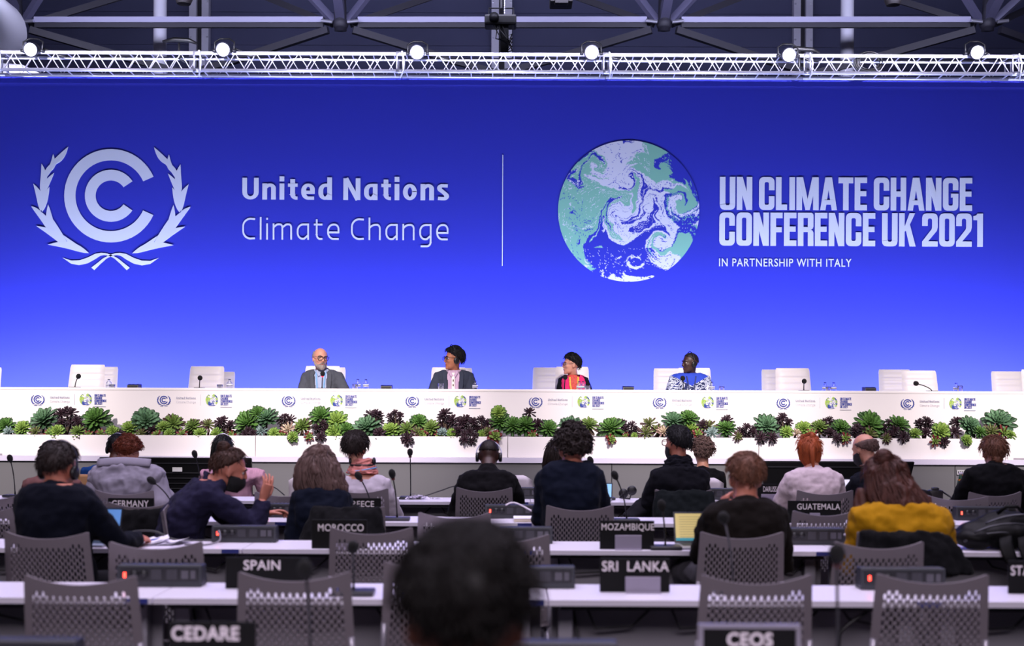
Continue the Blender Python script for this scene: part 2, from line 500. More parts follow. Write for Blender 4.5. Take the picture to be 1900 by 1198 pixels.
def block_text(g, s, x0, x1, z0, z1, Y):
    """heavy condensed capitals built from bars and bowls"""
    T, Hh = .186, .158
    def rect(a, b, c, d): return ('p', [(a, b), (c, b), (c, d), (a, d)])
    def bowl(w, gap=None, lgap=None, ro=.15, ri=.045, top=True, bot=True):
        P = []
        def arc(cx, cy, a0, r_o, icx, icy, r_i):
            for k in range(5):
                a = a0+PI/2*k/4
                P.append([(cx+r_o*math.cos(a), cy+r_o*math.sin(a)), (icx+r_i*math.cos(a), icy+r_i*math.sin(a)), False])
        if gap:
            P.append([(w, gap[1]), (w-T, gap[1]), False])
        arc(w-ro, 1-ro, 0, ro, w-T-ri, 1-Hh-ri, ri)
        arc(ro, 1-ro, PI/2, ro, T+ri, 1-Hh-ri, ri)
        if lgap: P.append([(0, lgap[1]), (T, lgap[1]), True]); P.append([(0, lgap[0]), (T, lgap[0]), False])
        arc(ro, ro, PI, ro, T+ri, Hh+ri, ri)
        arc(w-ro, ro, 3*PI/2, ro, w-T-ri, Hh+ri, ri)
        if gap: P.append([(w, gap[0]), (w-T, gap[0]), True])
        return ('r', P)
    W = .515
    GL = {
        'O': (W, [bowl(W)]), '0': (W, [bowl(W)]), 'C': (W, [bowl(W, (.42, .60))]),
        'G': (W, [bowl(W, (.50, .62)), rect(W*.52, .40, W, .52)]),
        'U': (W, [rect(0, .15, T, 1), rect(W-T, .15, W, 1), ('p', [(0, .151), (.02, .07), (.07, .02), (.15, 0), (W-.15, 0), (W-.07, .02), (W-.02, .07), (W, .151), (W-T, .18), (W-T-.03, .14), (T+.03, .14), (T, .18)])]),
        'N': (W, [rect(0, 0, T, 1), rect(W-T, 0, W, 1), ('p', [(.02, 1), (T+.01, 1), (W-.02, 0), (W-T-.01, 0)])]),
        'L': (.40, [rect(0, 0, T, 1), rect(T, 0, .37, Hh+.01)]), 'I': (T, [rect(0, 0, T, 1)]),
        'M': (.74, [rect(0, 0, T, 1), rect(.74-T, 0, .74, 1), ('p', [(.04, 1), (T+.03, 1), (.45, 0), (.30, 0)]), ('p', [(.70, 1), (.71-T, 1), (.29, 0), (.44, 0)])]),
        'A': (.56, [('p', [(0, 0), (T-.01, 0), (.345, 1), (.17, 1)]), ('p', [(.56, 0), (.57-T, 0), (.215, 1), (.39, 1)]), rect(.15, .17, .41, .31)]),
        'T': (.49, [rect(0, 1-Hh-.02, .49, 1), rect(.245-T/2, 0, .245+T/2, 1)]),
        'E': (.41, [rect(0, 0, T, 1), rect(T, 0, .41, Hh+.01), rect(T, 1-Hh-.01, .41, 1), rect(T, .43, .385, .585)]),
        'F': (.40, [rect(0, 0, T, 1), rect(T, 1-Hh-.01, .40, 1), rect(T, .41, .375, .565)]),
        'H': (W, [rect(0, 0, T, 1), rect(W-T, 0, W, 1), rect(T, .42, W-T, .58)]),
        'R': (W, [rect(0, 0, T, 1), rect(T, 1-Hh, W-.06, 1), ('p', [(W-.061, 1), (W-.02, .97), (W, .93), (W, .58), (W-.03, .52), (W-.08, .49), (W-T, .5), (W-T, 1-Hh)]), rect(T, .42, W-.08, .57), ('p', [(W-T, 0), (W, 0), (W, .40), (W-.03, .46), (W-.1, .5), (W-T, .45)])]),
        'K': (.54, [rect(0, 0, T, 1), ('p', [(T-.03, .42), (T+.10, .52), (.53, 1), (.345, 1), (T-.02, .55)]), ('p', [(T+.02, .55), (T+.17, .66), (.55, 0), (.35, 0)])]),
        '2': (W, [('p', [(0, .62), (0, .86), (.02, .94), (.07, .985), (.15, 1), (W-.15, 1), (W-.07, .985), (W-.02, .94), (W, .86), (W, .58), (W-.03, .47), (.20, .158), (W, .158), (W, 0), (0, 0), (0, .15), (W-T-.015, .52), (W-T, .58), (W-T, .80), (W-T-.03, .845), (T+.03, .845), (T, .80), (T, .62)])]),
        '1': (.32, [rect(.32-T, 0, .32, 1), ('p', [(0, .80), (.14, .80), (.14, 1), (.09, .94), (0, .92)])]),
    }
    tot = 0; pos = []
    for ch in s:
        if ch == ' ': tot += .175; continue
        pos.append((ch, tot)); tot += GL[ch][0]+.048
    tot -= .048
    sx = (x1-x0)/tot; sz = z1-z0
    for ch, o in pos:
        for i_, (kind, P) in enumerate(GL[ch][1]):
            if kind == 'p': g.poly([(x0+(o+a)*sx, z0+b*sz) for a, b in P], Y-i_*sz*.002, .003)
            else:
                n = len(P)
                vs = [(x0+(o+a)*sx, Y, z0+b*sz) for (a, b), _, _ in P]+[(x0+(o+a)*sx, Y, z0+b*sz) for _, (a, b), _ in P]
                g.add(vs, [(k, k+n, (k+1) % n+n, (k+1) % n) for k in range(n) if not P[k][2]])

FY = BY-0.006
def stroke_text(g, s, x0, x1, zbase, xh, w, Y):
    """lettering drawn with strokes; unit = x-height, w = width of the uprights, level strokes a little thinner"""
    h = w/2; q = h*(.66 if w > .2 else .95)
    def arc(cx, cy, rx, ry, a0, a1, n=10): return [(cx+rx*math.cos(math.radians(a0+(a1-a0)*k/n)), cy+ry*math.sin(math.radians(a0+(a1-a0)*k/n))) for k in range(n+1)]
    def gl(c):
        if c == 'U': W = 1.065; rx = (W-w)/2; return W, [[(h, 1.34), (h, .45)]+arc(h+rx, .45, rx, .45-q, 180, 360)[1:]+[(W-h, 1.34)]]
        if c == 'N': W = 1.11; return W, [[(h, 0), (h, 1.34)], [(W-h, 0), (W-h, 1.34)], [(h*1.1, 1.34), (W-h*1.1, 0)]]
        if c == 'C': W = .92; return W, [[(W, 1.34-q-.02)]+arc(.60, 1.34-.52, .60-h, .52-q, 80, 180)+arc(.60, .52, .60-h, .52-q, 180, 280)+[(W, q+.02)]]
        if c == 'l': return w, [[(h, 0), (h, 1.39)]]
        if c == 'i': return w, [[(h, 0), (h, 1)], [(h, 1.28-h), (h, 1.28+h)]]
        if c in 'nh':
            W = .88; return W, [[(h, 0), (h, 1 if c == 'n' else 1.39)], [(h, .74)]+arc(.50, .66, .50-h*1.4, .34-q, 140, 90, 4)+arc(W-h-.22, .70, .22, .30-q, 90, 0)+[(W-h, 0)]]
        if c == 'm':
            W = 1.40; a = W/2
            return W, [[(h, 0), (h, 1)], [(h, .76)]+arc(.40, .70, .33-h, .30-q, 140, 90, 4)+arc(a-.18, .74, .18, .26-q, 90, 0)+[(a, 0)], [(a, .76)]+arc(a+.36, .70, .27, .30-q, 140, 90, 4)+arc(W-h-.18, .74, .18, .26-q, 90, 0)+[(W-h, 0)]]
        if c == 't': W = .63; sx = .15+h; return W, [[(sx, 1.27), (sx, .34)]+arc(sx+.24, .34, .24, .34-q, 180, 270)+[(W, q)], [(0, 1-q), (W, 1-q)]]
        if c == 'e':
            W = .88; return W, [[(W*.95, q)]+arc(.46, .46, .46-h, .46-q, 275, 180)+arc(.44, .56, .44-h, .44-q, 180, 90)+arc(W-h-.28, .66, .28, .34-q, 90, 0)+[(W-h, .46-q)], [(W-h, .46), (h, .46)]]
        if c in 'adg':
            W = .88; P = [[(W-h, 1-q), (.50, 1-q)]+arc(.46, .56, .46-h, .44-q, 90, 180)+arc(.42, .42, .42-h, .42-q, 180, 270)+[(W*.62, q+.01), (W-h, .22+q)]]
            P.append({'d': [(W-h, 0), (W-h, 1.39)], 'a': [(W-h, 0), (W-h, 1)], 'g': [(W-h, 1), (W-h, -.12)]+arc(W-h-.28, -.12, .28, .31-q, 0, -90)+[(.10, -.43+q)]}[c])
            return W, P
        if c == 'o':
            W = .90; return W, [arc(W/2, .5, W/2-h, .5-q, 0, 360, 28)]
        if c == 's':
            W = .70; return W, [[(W*.94, 1-q-.01), (W*.55, 1-q)]+arc(.27, .745, .27-h*.75, .255-q, 90, 215, 7)+[(W*.5, .51)]+arc(W-.27, .255, .27-h*.75, .255-q, 35, -90, 7)+[(W*.4, q), (.02, q+.02)]]
        return 0, []
    gap = .235 if w > .2 else .34
    adv, tot = [], 0
    for c in s:
        if c == ' ': tot += .50; continue
        W, P = gl(c); adv.append((tot, P)); tot += W+gap
    tot -= gap; sx = (x1-x0)/tot
    for o, P in adv:
        for j, pts in enumerate(P):
            n = len(pts); A = [np.array(p, float) for p in pts]; L, R_ = [], []
            closed = np.allclose(A[0], A[-1])
            def unit(v): return v/max(1e-9, np.hypot(*v))
            for i in range(n):
                p0 = A[i-1] if i else (A[-2] if closed else A[0]*2-A[1]); p2 = A[i+1] if i < n-1 else (A[1] if closed else A[-1]*2-A[-2])
                t1, t2 = unit(A[i]-p0), unit(p2-A[i]); tt = unit(t1+t2); nn = np.array((-tt[1], tt[0])); k = 1/max(.65, float(np.dot(tt, t1)))
                off = np.array((nn[0]*h, nn[1]*q))*k
                L.append(A[i]+off); R_.append(A[i]-off)
            vs = [(x0+(o+p[0])*sx, Y-j*xh*.004-(i % n)*xh*.0006, zbase+p[1]*xh) for i, p in enumerate(L+R_)]
            g.add(vs, [(i, i+n, i+n+1, i+1) for i in range(n-1)])
c = at(205.7, 363, FY); mp = FY/F
g = G(); emblem(g, c.x, c.z, mp, FY); g.build('laurel_emblem', m_pw, t)
g = G(); stroke_text(g, 'United Nations', at(449.5, 370, FY).x, at(832, 370, FY).x, at(641, 370.8, FY).z, 30.1*mp, .31, FY); g.build('bold_lettering', m_pw, t)
g = G(); stroke_text(g, 'Climate Change', at(449.5, 444, FY).x, at(832, 444, FY).x, at(641, 445, FY).z, 30.1*mp, .125, FY); g.build('light_lettering', m_pw, t)
a = at(932, 493, FY); b = at(933.5, 287, FY)
g = G(); g.box(a.x-.006, a.x+.006, FY, FY+.004, a.z, b.z); g.build('divider_line', m_pw, t)
g = G(); block_text(g, 'UN CLIMATE CHANGE', *px_box(1335.5, 1804, 330, 389, FY), FY); block_text(g, 'CONFERENCE UK 2021', *px_box(1334.5, 1824, 396, 455.5, FY), FY)
g.build('heavy_lettering', m_pw, t)
g = G(); text_fit(g, 'IN PARTNERSHIP WITH ITALY', *px_box(1334, 1580, 480, 494, FY), FY, offset=0.012, spacing=1.12); g.build('small_lettering', m_pw, t)

# marbled globe: colour patches stirred by vortices
SEEDS = [(-.62, .30, 1.25, 0), (-.75, -.1, 1.2, 0), (-.45, -.25, 1.1, 0), (-.35, .12, 1.1, 0), (-.62, -.58, .8, 0), (-.42, .62, .6, 0), (.22, .78, 1.05, 0), (.45, .62, .8, 0),
         (.50, .47, .5, 0), (-.05, .86, .9, 1), (-.35, .84, .8, 1), (-.12, .58, .75, 1), (.02, .35, .8, 1), (.16, .22, .6, 1), (-.1, .05, .8, 1), (-.22, -.05, .5, 1), (.0, -.18, .5, 1),
         (.36, .38, .7, 1), (.40, .08, .5, 1), (.55, -.15, .55, 1), (.45, -.38, .75, 1), (.52, -.62, .9, 1), (-.1, -.93, .55, 1), (.15, -.95, .45, 1), (.96, .2, .5, 1), (.93, -.1, .4, 1), (.35, -.5, .5, 1),
         (0, -.55, 1.25, 2), (-.2, -.42, .8, 2), (.2, -.45, .6, 2), (-.35, -.78, .8, 2), (.3, -.85, .7, 2), (.29, .33, .42, 2), (.36, .18, .5, 2), (.75, .55, .8, 2), (.88, .42, .5, 2), (.7, -.1, .7, 2), (.85, .05, .5, 2),
         (-.78, .5, .45, 2), (-.62, .52, .35, 2), (-.15, .38, .3, 2), (.75, -.42, .5, 2), (.62, .15, .6, 0), (.68, .28, .45, 0), (.84, -.35, .5, 0), (.75, -.65, .5, 0), (.9, -.2, .35, 0), (.17, .0, .35, 2), (-.05, -.3, .35, 1)]
VORT = [(-.46, .62, .20, 5), (.0, .45, .2, -4), (-.10, .02, .28, 3.5), (.18, .12, .2, -4), (.45, -.40, .2, 5), (.55, -.60, .2, -4), (.72, .12, .25, 5), (-.48, -.02, .18, -5), (-.72, .48, .22, 5),
        (.05, -.75, .12, 5), (-.15, -.32, .22, 4), (.5, .6, .22, -4), (.82, -.4, .2, 5), (-.8, 0, .2, 4), (-.48, -.6, .2, -4), (-.30, -.42, .18, 5), (.22, -.12, .16, -5), (.28, .62, .2, 3), (.93, .1, .2, -4), (-.4, .22, .16, 4)]
def globe_field(x, y):
    P = np.stack([x, y, 0*x], 1)
    X = x+.05*fbm(P*5, 4); Y = y+.05*fbm(P*5+31, 4)
    for cx, cy, r, a in VORT:
        dx, dy = X-cx, Y-cy; q = a*np.exp(-(dx*dx+dy*dy)/(r*r)*1.6)
        X, Y = cx+dx*np.cos(q)-dy*np.sin(q), cy+dx*np.sin(q)+dy*np.cos(q)
    P = np.stack([X, Y, 0*x], 1)
    X = X+.11*fbm(P*3.1+5, 5); Y = Y+.11*fbm(P*3.1+57, 5)
    best = np.full(len(x), 9.); idx = np.zeros(len(x), int)
    st = np.stack([X*9, Y*3, 0*x], 1)
    for i, (sx, sy, r, k) in enumerate(SEEDS):
        d = np.hypot(X-sx, Y-sy)/r
        m = d < best; best[m] = d[m]; idx[m] = k
    # fine marbled veins
    v = fbm(np.stack([X*7, Y*7, 0*x], 1), 4)
    vein = np.abs(v) < .035
    right = (x > -.25) | (y > .3)
    idx = np.where(vein & (idx == 0) & (x < .3), np.where(fbm(P*2+9, 2) > 0.02, 1, 2), idx)
    idx = np.where((np.abs(v) < .06) & (idx == 2) & right & (y > -.35), np.where(x > .5, 0, 1), idx)
    idx = np.where((np.abs(v-.2) < .04) & (idx == 1), 2, idx)
    # the rim fades into the backdrop at the upper right
    rr = np.hypot(x, y)
    idx = np.where((x > .60+.12*v) & (y > .40+.1*v) & (x < .84+.08*v) & (rr > .75), 2, idx)
    low = (y < -.52) & (x < .30+.2*v) & (x > -.62) & (rr < .93+.06*v)
    idx = np.where(low, np.where((np.abs(v) < .012), 1, 2), idx)
    idx = np.where((rr > .95+.16*v+.10*np.abs(x+.1)) & (y < -.6) & (x > -.62) & (x < .36), 1, idx)
    curl = np.hypot(x-.10, (y+.72)*1.3)
    idx = np.where((np.abs(curl-.11) < .022+.02*v) & (y < -.68+.12*v), 1, idx)
    return idx
def globe_mesh(name, R, nr, na):
    vs = [(0, 0, 0)]; rr = [(0, 0)]
    for i in range(1, nr+1):
        for k in range(na):
            a = 2*PI*k/na; rr.append((i/nr*math.cos(a), i/nr*math.sin(a)))
    A = np.array(rr); idx = globe_field(A[:, 0], A[:, 1])
    me = bpy.data.meshes.new(name)
    fs = [(0, 1+k, 1+(k+1) % na) for k in range(na)]
    for i in range(nr-1):
        for k in range(na):
            k2 = (k+1) % na; fs.append((1+i*na+k, 1+(i+1)*na+k, 1+(i+1)*na+k2, 1+i*na+k2))
    me.from_pydata([(x*R, 0, z*R) for x, z in rr], [], [f[::-1] if False else f for f in fs])
    return me, idx
def globe_mat(name, cols):
    m = bpy.data.materials.new(name); m.use_nodes = True
    nt = m.node_tree; b = nt.nodes['Principled BSDF']; b.inputs['Roughness'].default_value = .85; b.inputs['Specular IOR Level'].default_value = .1
    at_ = nt.nodes.new('ShaderNodeAttribute'); at_.attribute_name = 'print'
    nt.links.new(at_.outputs['Color'], b.inputs['Base Color'])
    return m
def globe(name, R, nr, na, cols, m):
    me, idx = globe_mesh(name, R, nr, na)
    at_ = me.color_attributes.new('print', 'FLOAT_COLOR', 'POINT')
    a = np.ones((len(idx), 4), dtype=np.float32); a[:, :3] = np.array(cols)[idx]
    at_.data.foreach_set('color', a.ravel()); me.materials.append(m); me.update()
    return me
c = at(1166.5, 391.5, FY)
me = globe('globe_graphic', 131*mp, 150, 460, [(.27, .60, .43), (.80, .80, .86), (0.042, 0.050, 0.50)], globe_mat('globe_print', 0))
link('globe_graphic', me, t, Vector((c.x, FY, c.z))-t.location)

# ------------------------------------------------------------------ lighting truss
TY = 16.3; TS = TY/F
zt, zb = at(950, 101, TY).z, at(950, 133, TY).z; hh = zt-zb
t = thing('lighting_truss', 'long aluminium box lighting truss spanning above the blue backdrop', 'truss', (0, TY, zb))
m_chord = mat('truss_alu', 'dcdae8', 0.38, 0.55)
joints = [at(px, 110, TY).x for px in (-380, -5, 366, 742, 1126, 1498, 1885, 2260)]
for i in range(len(joints)-1):
    a, b = joints[i], joints[i+1]
    g = G()
    n = 9; L = (b-a-.16)/n
    for y in (TY, TY+.26):
        for k in range(n):
            p = a+.08+k*L
            s = 1 if y == TY else -1
            z = (zb, zt) if s > 0 else (zt, zb)
            g.tube([(p, y, z[0]), (p+L/2, y, z[1]), (p+L, y, z[0])], .0085, 6)
    for y in (TY, TY+.26):
        for x in (a+.04, b-.04): g.tube([(x, y, zb), (x, y, zt)], .01, 6)
    for k in range(n+1):
        p = a+.08+k*L
        for z in (zb, zt): g.tube([(p, TY, z), (p, TY+.26, z)], .0085, 6)
    sec = g.build('truss_section', m_chord, t, True)
    for y in (TY, TY+.26):
        for z in (zb, zt):
            g = G(); g.tube([(a+.004, y, z), (b-.004, y, z)], .024, 12); g.build('chord', m_chord, sec, True)
    g = G()
    for z in (zb, zt): g = G(); g.tube([(b-.05, TY, z), (b+.05, TY, z)], .031, 12); g.build('coupler', m_alu, sec, True)
    g = G(); g.tube([(b+.03, TY-.03, zt+.03), (b+.06, TY-.05, zt-.1), (b+.05, TY-.04, zb), (b+.01+.02*(i % 2), TY-.05, zb-.1)], .011, 6); g.build('cable_tie', mat('white_strap', 'e8e8f4', .6), sec, True)
m_lens = mat('lamp_glow', (.90, .92, 1.0), .3, emit=9.0)
m_chrome = mat('lamp_shell', '3a3a48', 0.28, 0.8)
LAMPS = [(57, 92, 'leftmost'), (414, 92, 'second'), (774, 97, 'third'), (1098, 97, 'fourth'), (1464, 102, 'fifth'), (1813, 97, 'rightmost')]
labs = ['lit round stage lamp on the truss beside the air duct', 'lit round stage lamp on the truss above the words United', 'lit round stage lamp on the truss left of the projector', 'lit round stage lamp on the truss above the globe',
        'lit round stage lamp on the truss just left of the right white pole', 'lit round stage lamp on the truss near the top right corner']
for (px, py, _), lab in zip(LAMPS, labs):
    c = at(px, py, TY-.12); LS = .84
    t = thing('stage_lamp', lab, 'lamp', c, 'stage lamps along the truss')
    M_ = Matrix.Rotation(math.radians(18), 3, 'X')
    def R_(p): return c+M_ @ (Vector(p)*LS)
    g = G(); g.lathe([(0, .03), (.098, .03), (.098, -.02), (.112, -.02), (.116, .0), (.112, .05), (.095, .16), (.06, .22), (.0, .23)], (0, 0, 0), 24, 'Y')
    g.v = [tuple(R_((x, -y, z))) for x, y, z in g.v]; o = g.build('housing', m_chrome, t); autosmooth(o)
    g = G(); g.lathe([(0, -.015), (.06, -.012), (.098, .0), (.098, .01)], (0, 0, 0), 24, 'Y')
    g.v = [tuple(R_((x, -y, z))) for x, y, z in g.v]; g.build('lens', m_lens, t, True)
    g = G(); g.tube([c+Vector((-.125, .06, 0)), c+Vector((-.13, .08, .12)), c+Vector((-.06, .1, .17)), c+Vector((.06, .1, .17)), c+Vector((.13, .08, .12)), c+Vector((.125, .06, 0))], .012, 8)
    for s in (-1, 1): g.tube([c+Vector((s*.105, .05, 0)), c+Vector((s*.15, .05, 0))], .02, 8)
    g.build('yoke', m_dark, t, True)
    g = G(); g.tube([c+Vector((.1, .12, .06)), c+Vector((.2, .14, .02)), c+Vector((.3, .13, -.04)), c+Vector((.42, .12, -.055))], .012, 6); g.build('power_cable', m_black, t, True)
# dark cable coils and boxes on the truss
for px, py, lab in ((340, 95, 'black cable bundle on the truss at the left joint'), (1490, 112, 'black cable bundle on the truss under the fifth lamp'), (1612, 115, 'coil of black cable hung on the truss right of the right pole')):
    q = at(px, py, TY+.08); g = G(); coil = 'coil of' in lab
    if coil:
        for k in range(6):
            pts = [(q.x+(.13+.012*k)*math.cos(a), TY+.05+.03*(k % 3), q.z-.0+(.13+.01*k)*math.sin(a)*.8) for a in np.linspace(0, 2*PI*.97, 22)]
            g.tube(pts, .009, 6)
    else:
        g.tube([(q.x-.25, TY, q.z+.1), (q.x-.1, TY, q.z+.13), (q.x+.1, TY, q.z+.12), (q.x+.2, TY, q.z+.08)], [.02, .035, .03, .015], 8)
        g.tube([(q.x-.05, TY+.05, q.z+.1), (q.x-.05, TY+.08, q.z-.1), (q.x+.02, TY+.1, q.z-.14)], .016, 8)
    o = g.build('cable_coil' if coil else 'cable_bundle', m_black, True and None, True, loc=q); tag(o, lab, 'cable')

# ------------------------------------------------------------------ stage
t = thing('stage_platform', 'raised stage platform with grey fascia and pale lip below the planters', 'stage', (0, 15, 0))
g = G(); g.box(-9.5, 9.5, 13.42, 18.2, STAGE_Z-.05, STAGE_Z); g.build('deck', mat('stage_deck', '8f8a96', .7), t)
g = G(); g.box(-9.5, 9.5, 13.375, 13.415, STAGE_Z-.055, STAGE_Z); g.build('lip', m_lip, t)
seams = [-9.5]+[at(px, 880, 13.4).x for px in (130, 630, 1135, 1772)]+[9.5]
for a, b in zip(seams[:-1], seams[1:]):
    g = G(); g.box(a+.004, b-.004, 13.40, 13.43, .0, STAGE_Z-.06); g.build('fascia_panel', m_fascia, t)
g = G(); g.box(-9.5, 9.5, 13.44, 18.2, 0, STAGE_Z-.055); g.build('understructure', m_dark, t)
q = at(1783, 876, 13.395); g = G(); g.box(q.x-.045, q.x+.045, 13.385, 13.4, q.z-.025, q.z+.025); g.build('socket_plate', mat('plate_grey', 'b9b7bb', .5), t)
g = G()
for k in range(4): g.box(q.x-.034+k*.02, q.x-.024+k*.02, 13.383, 13.386, q.z-.012, q.z+.012)
g.build('socket_holes', m_black, t)

# ------------------------------------------------------------------ dais desk with its printed logos
DY = 13.9; DS = DY/F
ztop = at(950, 722, DY).z
t = thing('conference_desk', 'long white conference desk on the stage printed with rows of logos', 'desk', (0, DY, STAGE_Z))
g = G(); g.box(-8.0, 7.9, DY, DY+.03, STAGE_Z, ztop-.03); g.build('front_panel', m_white, t)
g = G(); g.box(-8.0, 7.9, DY-.003, DY+.62, ztop-.03, ztop, .006); g.build('desk_top', m_white, t)
for x in (-7.95, -4.8, -1.6, 1.6, 4.8, 7.8):
    g = G(); g.box(x, x+.05, DY+.03, DY+.58, STAGE_Z, ztop-.03); g.build('support', m_white, t)
LY = DY-.004
m_ink = mat('blue_ink', '34429a', .6); m_grey = mat('grey_ink', '9a9aae', .6); m_pale = mat('pale_ink', 'c4c2cc', .6)
gm = globe('small_globe', 11.5*DS, 24, 72, [lin('a9c95a'), lin('f0eef0'), lin('3a4a9e')], globe_mat('globe_ink', 0))
for px in (70, 304, 535.5, 765, 994, 1224, 1453.5, 1684):
    py = 740.6+(px-70)*.0046
    c = at(px, py, LY)
    g = G(); emblem(g, c.x, c.z, DS*13.2/147, LY, .002); g.build('laurel_emblem', m_ink, t)
    q = at(px+23, py-1.6, LY); g = G(); stroke_text(g, 'United Nations', q.x, at(px+59, py, LY).x, q.z, 3.0*DS, .31, LY); g.build('bold_lettering', m_grey, t)
    q = at(px+23, py+5.8, LY); g = G(); stroke_text(g, 'Climate Change', q.x, at(px+59, py, LY).x, q.z, 3.0*DS, .16, LY); g.build('light_lettering', m_pale, t)
    q = at(px+68, py, LY); g = G(); g.box(q.x-.002, q.x+.002, LY, LY+.003, q.z-.06, q.z+.06); g.build('divider_line', m_pale, t)
    q = at(px+89, py, LY); link('globe_graphic', gm, t, Vector((q.x, LY, q.z))-t.location)
    g = G()
    for k, s in enumerate(('UN CLIMATE', 'CHANGE', 'CONFERENCE', 'UK 2021')):
        block_text(g, s, *px_box(px+105.3, px+(126, 119.5, 127.3, 119.3)[k], py-9.6+k*5, py-5.2+k*5, LY), LY)
    g.build('heavy_lettering', m_ink, t)
    q = at(px+115.5, py+13.4, LY); g = G(); g.box(q.x-.064, q.x+.064, LY, LY+.002, q.z-.003, q.z+.003); g.build('small_print', m_grey, t)

# white planter troughs
PF = 13.45; pz = at(950, 810, PF).z
edges = [4, 474, 942, 1408, 1881]
m_soil = mat('soil', '2a1f17', .95, bump=.6, bscale=60)
PLANTERS = ['leftmost', 'second', 'third', 'rightmost']
for i in range(4):
    a = at(edges[i]+.6, 830, PF).x; b = at(edges[i+1]-.6, 830, PF).x
    if i == 3: b -= 0
    t = thing('planter_trough', ['white planter trough at the left end of the stage front', 'white planter trough second from the left on the stage front', 'white planter trough third from the left on the stage front', 'white planter trough at the right end of the stage front'][i], 'planter', ((a+b)/2, PF+.2, STAGE_Z), 'white planter troughs')
    g = G(); g.box(a, b, PF, PF+.02, STAGE_Z, pz); g.box(a, b, DY-.05, DY-.03, STAGE_Z, pz); g.box(a, a+.02, PF+.02, DY-.05, STAGE_Z, pz); g.box(b-.02, b, PF+.02, DY-.05, STAGE_Z, pz)
    g.box(a+.02, b-.02, PF+.02, DY-.05, STAGE_Z, STAGE_Z+.02); g.build('trough', m_white, t)
    g = G(); g.box(a+.02, b-.02, PF+.02, DY-.05, STAGE_Z+.02, pz-.03); g.build('soil', m_soil, t)
# ------------------------------------------------------------------ white leather chairs on the stage
m_leather = mat('white_leather', 'e6e0dd', .45, bump=.05, bscale=40)
def quilted_chair():
    t = thing('conference_chair', 'x', 'chair')
    g = G(); nx, nz = 12, 40; W, Hc, z0 = .212, .63, .45
    def P(i, k, s):
        u = i/nx*2-1; v = k/nz
        wv = (W+.012-.020*v)*(1-.05*max(0, (v-.93)/.07)**2)
        rid = .011*abs(math.sin(PI*v*7.5))**.5 if .04 < v < .94 else 0
        thick = .022+rid*(1-u**6)
        return (u*wv, s*thick*(1-abs(u)**8)-.05*u*u*0+.10*v+.03*v*v, z0+Hc*v)
    vs = [P(i, k, s) for s in (-1, 1) for k in range(nz+1) for i in range(nx+1)]
    n = (nx+1)*(nz+1); fs = []
    for k in range(nz):
        for i in range(nx):
            a = k*(nx+1)+i; fs.append((a, a+1, a+nx+2, a+nx+1)); fs.append((n+a, n+a+nx+1, n+a+nx+2, n+a+1))
    for i in range(nx):
        fs.append((nz*(nx+1)+i, nz*(nx+1)+i+1, n+nz*(nx+1)+i+1, n+nz*(nx+1)+i))
    g.add(vs, fs); g.build('backrest', m_leather, t, True)
    g = G(); g.box(-.235, .235, -.46, .02, .40, .50, .04); o = g.build('seat', m_leather, t); autosmooth(o)
    for s in (-1, 1):
        g = G(); g.tube([(s*.22, .06, .68), (s*.25, -.05, .68), (s*.25, -.3, .67), (s*.24, -.34, .60), (s*.23, -.3, .46)], .013, 8)
        g.build('armrest', m_alu, t, True)
    g = G(); g.tube([(0, -.22, .08), (0, -.22, .41)], .025, 12)
    for k in range(5):
        a = 2*PI*k/5+.3; g.tube([(0, -.22, .09), (.28*math.cos(a), -.22+.28*math.sin(a), .05)], [.022, .014], 8); g.ball((.28*math.cos(a), -.22+.28*math.sin(a), .028), .028, 8, 6)
    g.build('pedestal', m_alu, t, True)
    return t
qc = quilted_chair(); first = [True]
def stage_chair(px0, px1, py, Y, label):
    a, b = at(px0, py, Y), at(px1, py, Y)
    loc = Vector(((a.x+b.x)/2, Y-.12, STAGE_Z)); sc = (b.x-a.x)/.408; sz = (a.z-STAGE_Z)/1.08
    if first[0]: o = qc; first[0] = False; o.location = loc
    else: o = dup(qc, loc)
    o.scale = (sc, 1, sz); o['label'] = label; o['group'] = 'white stage chairs'
stage_chair(-62, 3, 681, 15.05, 'white leather stage chair cut off by the left edge')
stage_chair(131, 195, 676, 15.05, 'empty white leather chair behind the desk above the far left logos, front one')
stage_chair(160, 219, 680, 15.8, 'white leather chair half hidden behind the far left empty chair')
stage_chair(353, 416, 679, 15.05, 'empty white leather chair at the desk left of the bearded man, front one')
stage_chair(380, 436, 689, 15.8, 'lower white leather chair half hidden behind the one left of the bearded man')
stage_chair(567, 631, 678.5, 15.1, 'white leather chair the bald bearded man sits on')
stage_chair(584, 641, 681, 15.8, 'white leather chair standing behind the bald bearded man')
stage_chair(801, 864, 681, 15.1, 'white leather chair the man in dark suit and headphones sits on')
stage_chair(818, 876, 682, 15.8, 'white leather chair standing behind the man in dark suit and headphones')
stage_chair(989, 1048, 681, 15.8, 'white leather chair left behind the woman in the pink vest')
stage_chair(1031, 1092, 680, 15.1, 'white leather chair the woman in the pink vest sits on')
stage_chair(1213, 1272, 683, 15.8, 'white leather chair left behind the man in the patterned blue shirt')
stage_chair(1258, 1318, 682, 15.1, 'white leather chair the man in the patterned blue shirt sits on')
stage_chair(1413, 1471, 685, 15.8, 'white leather chair half hidden behind the empty one right of the blue shirt man')
stage_chair(1439, 1502, 682.5, 15.05, 'empty white leather chair with upright microphone right of the blue shirt man')
stage_chair(1630, 1689, 685, 15.8, 'white leather chair half hidden behind the one with the slanting microphone')
stage_chair(1673, 1737, 687, 15.05, 'empty white leather chair behind the slanting microphone')
stage_chair(1839, 1897, 688.5, 15.8, 'white leather chair near the right edge, behind the cut off one')
stage_chair(1895, 1960, 685, 15.05, 'white leather chair cut off by the right edge')

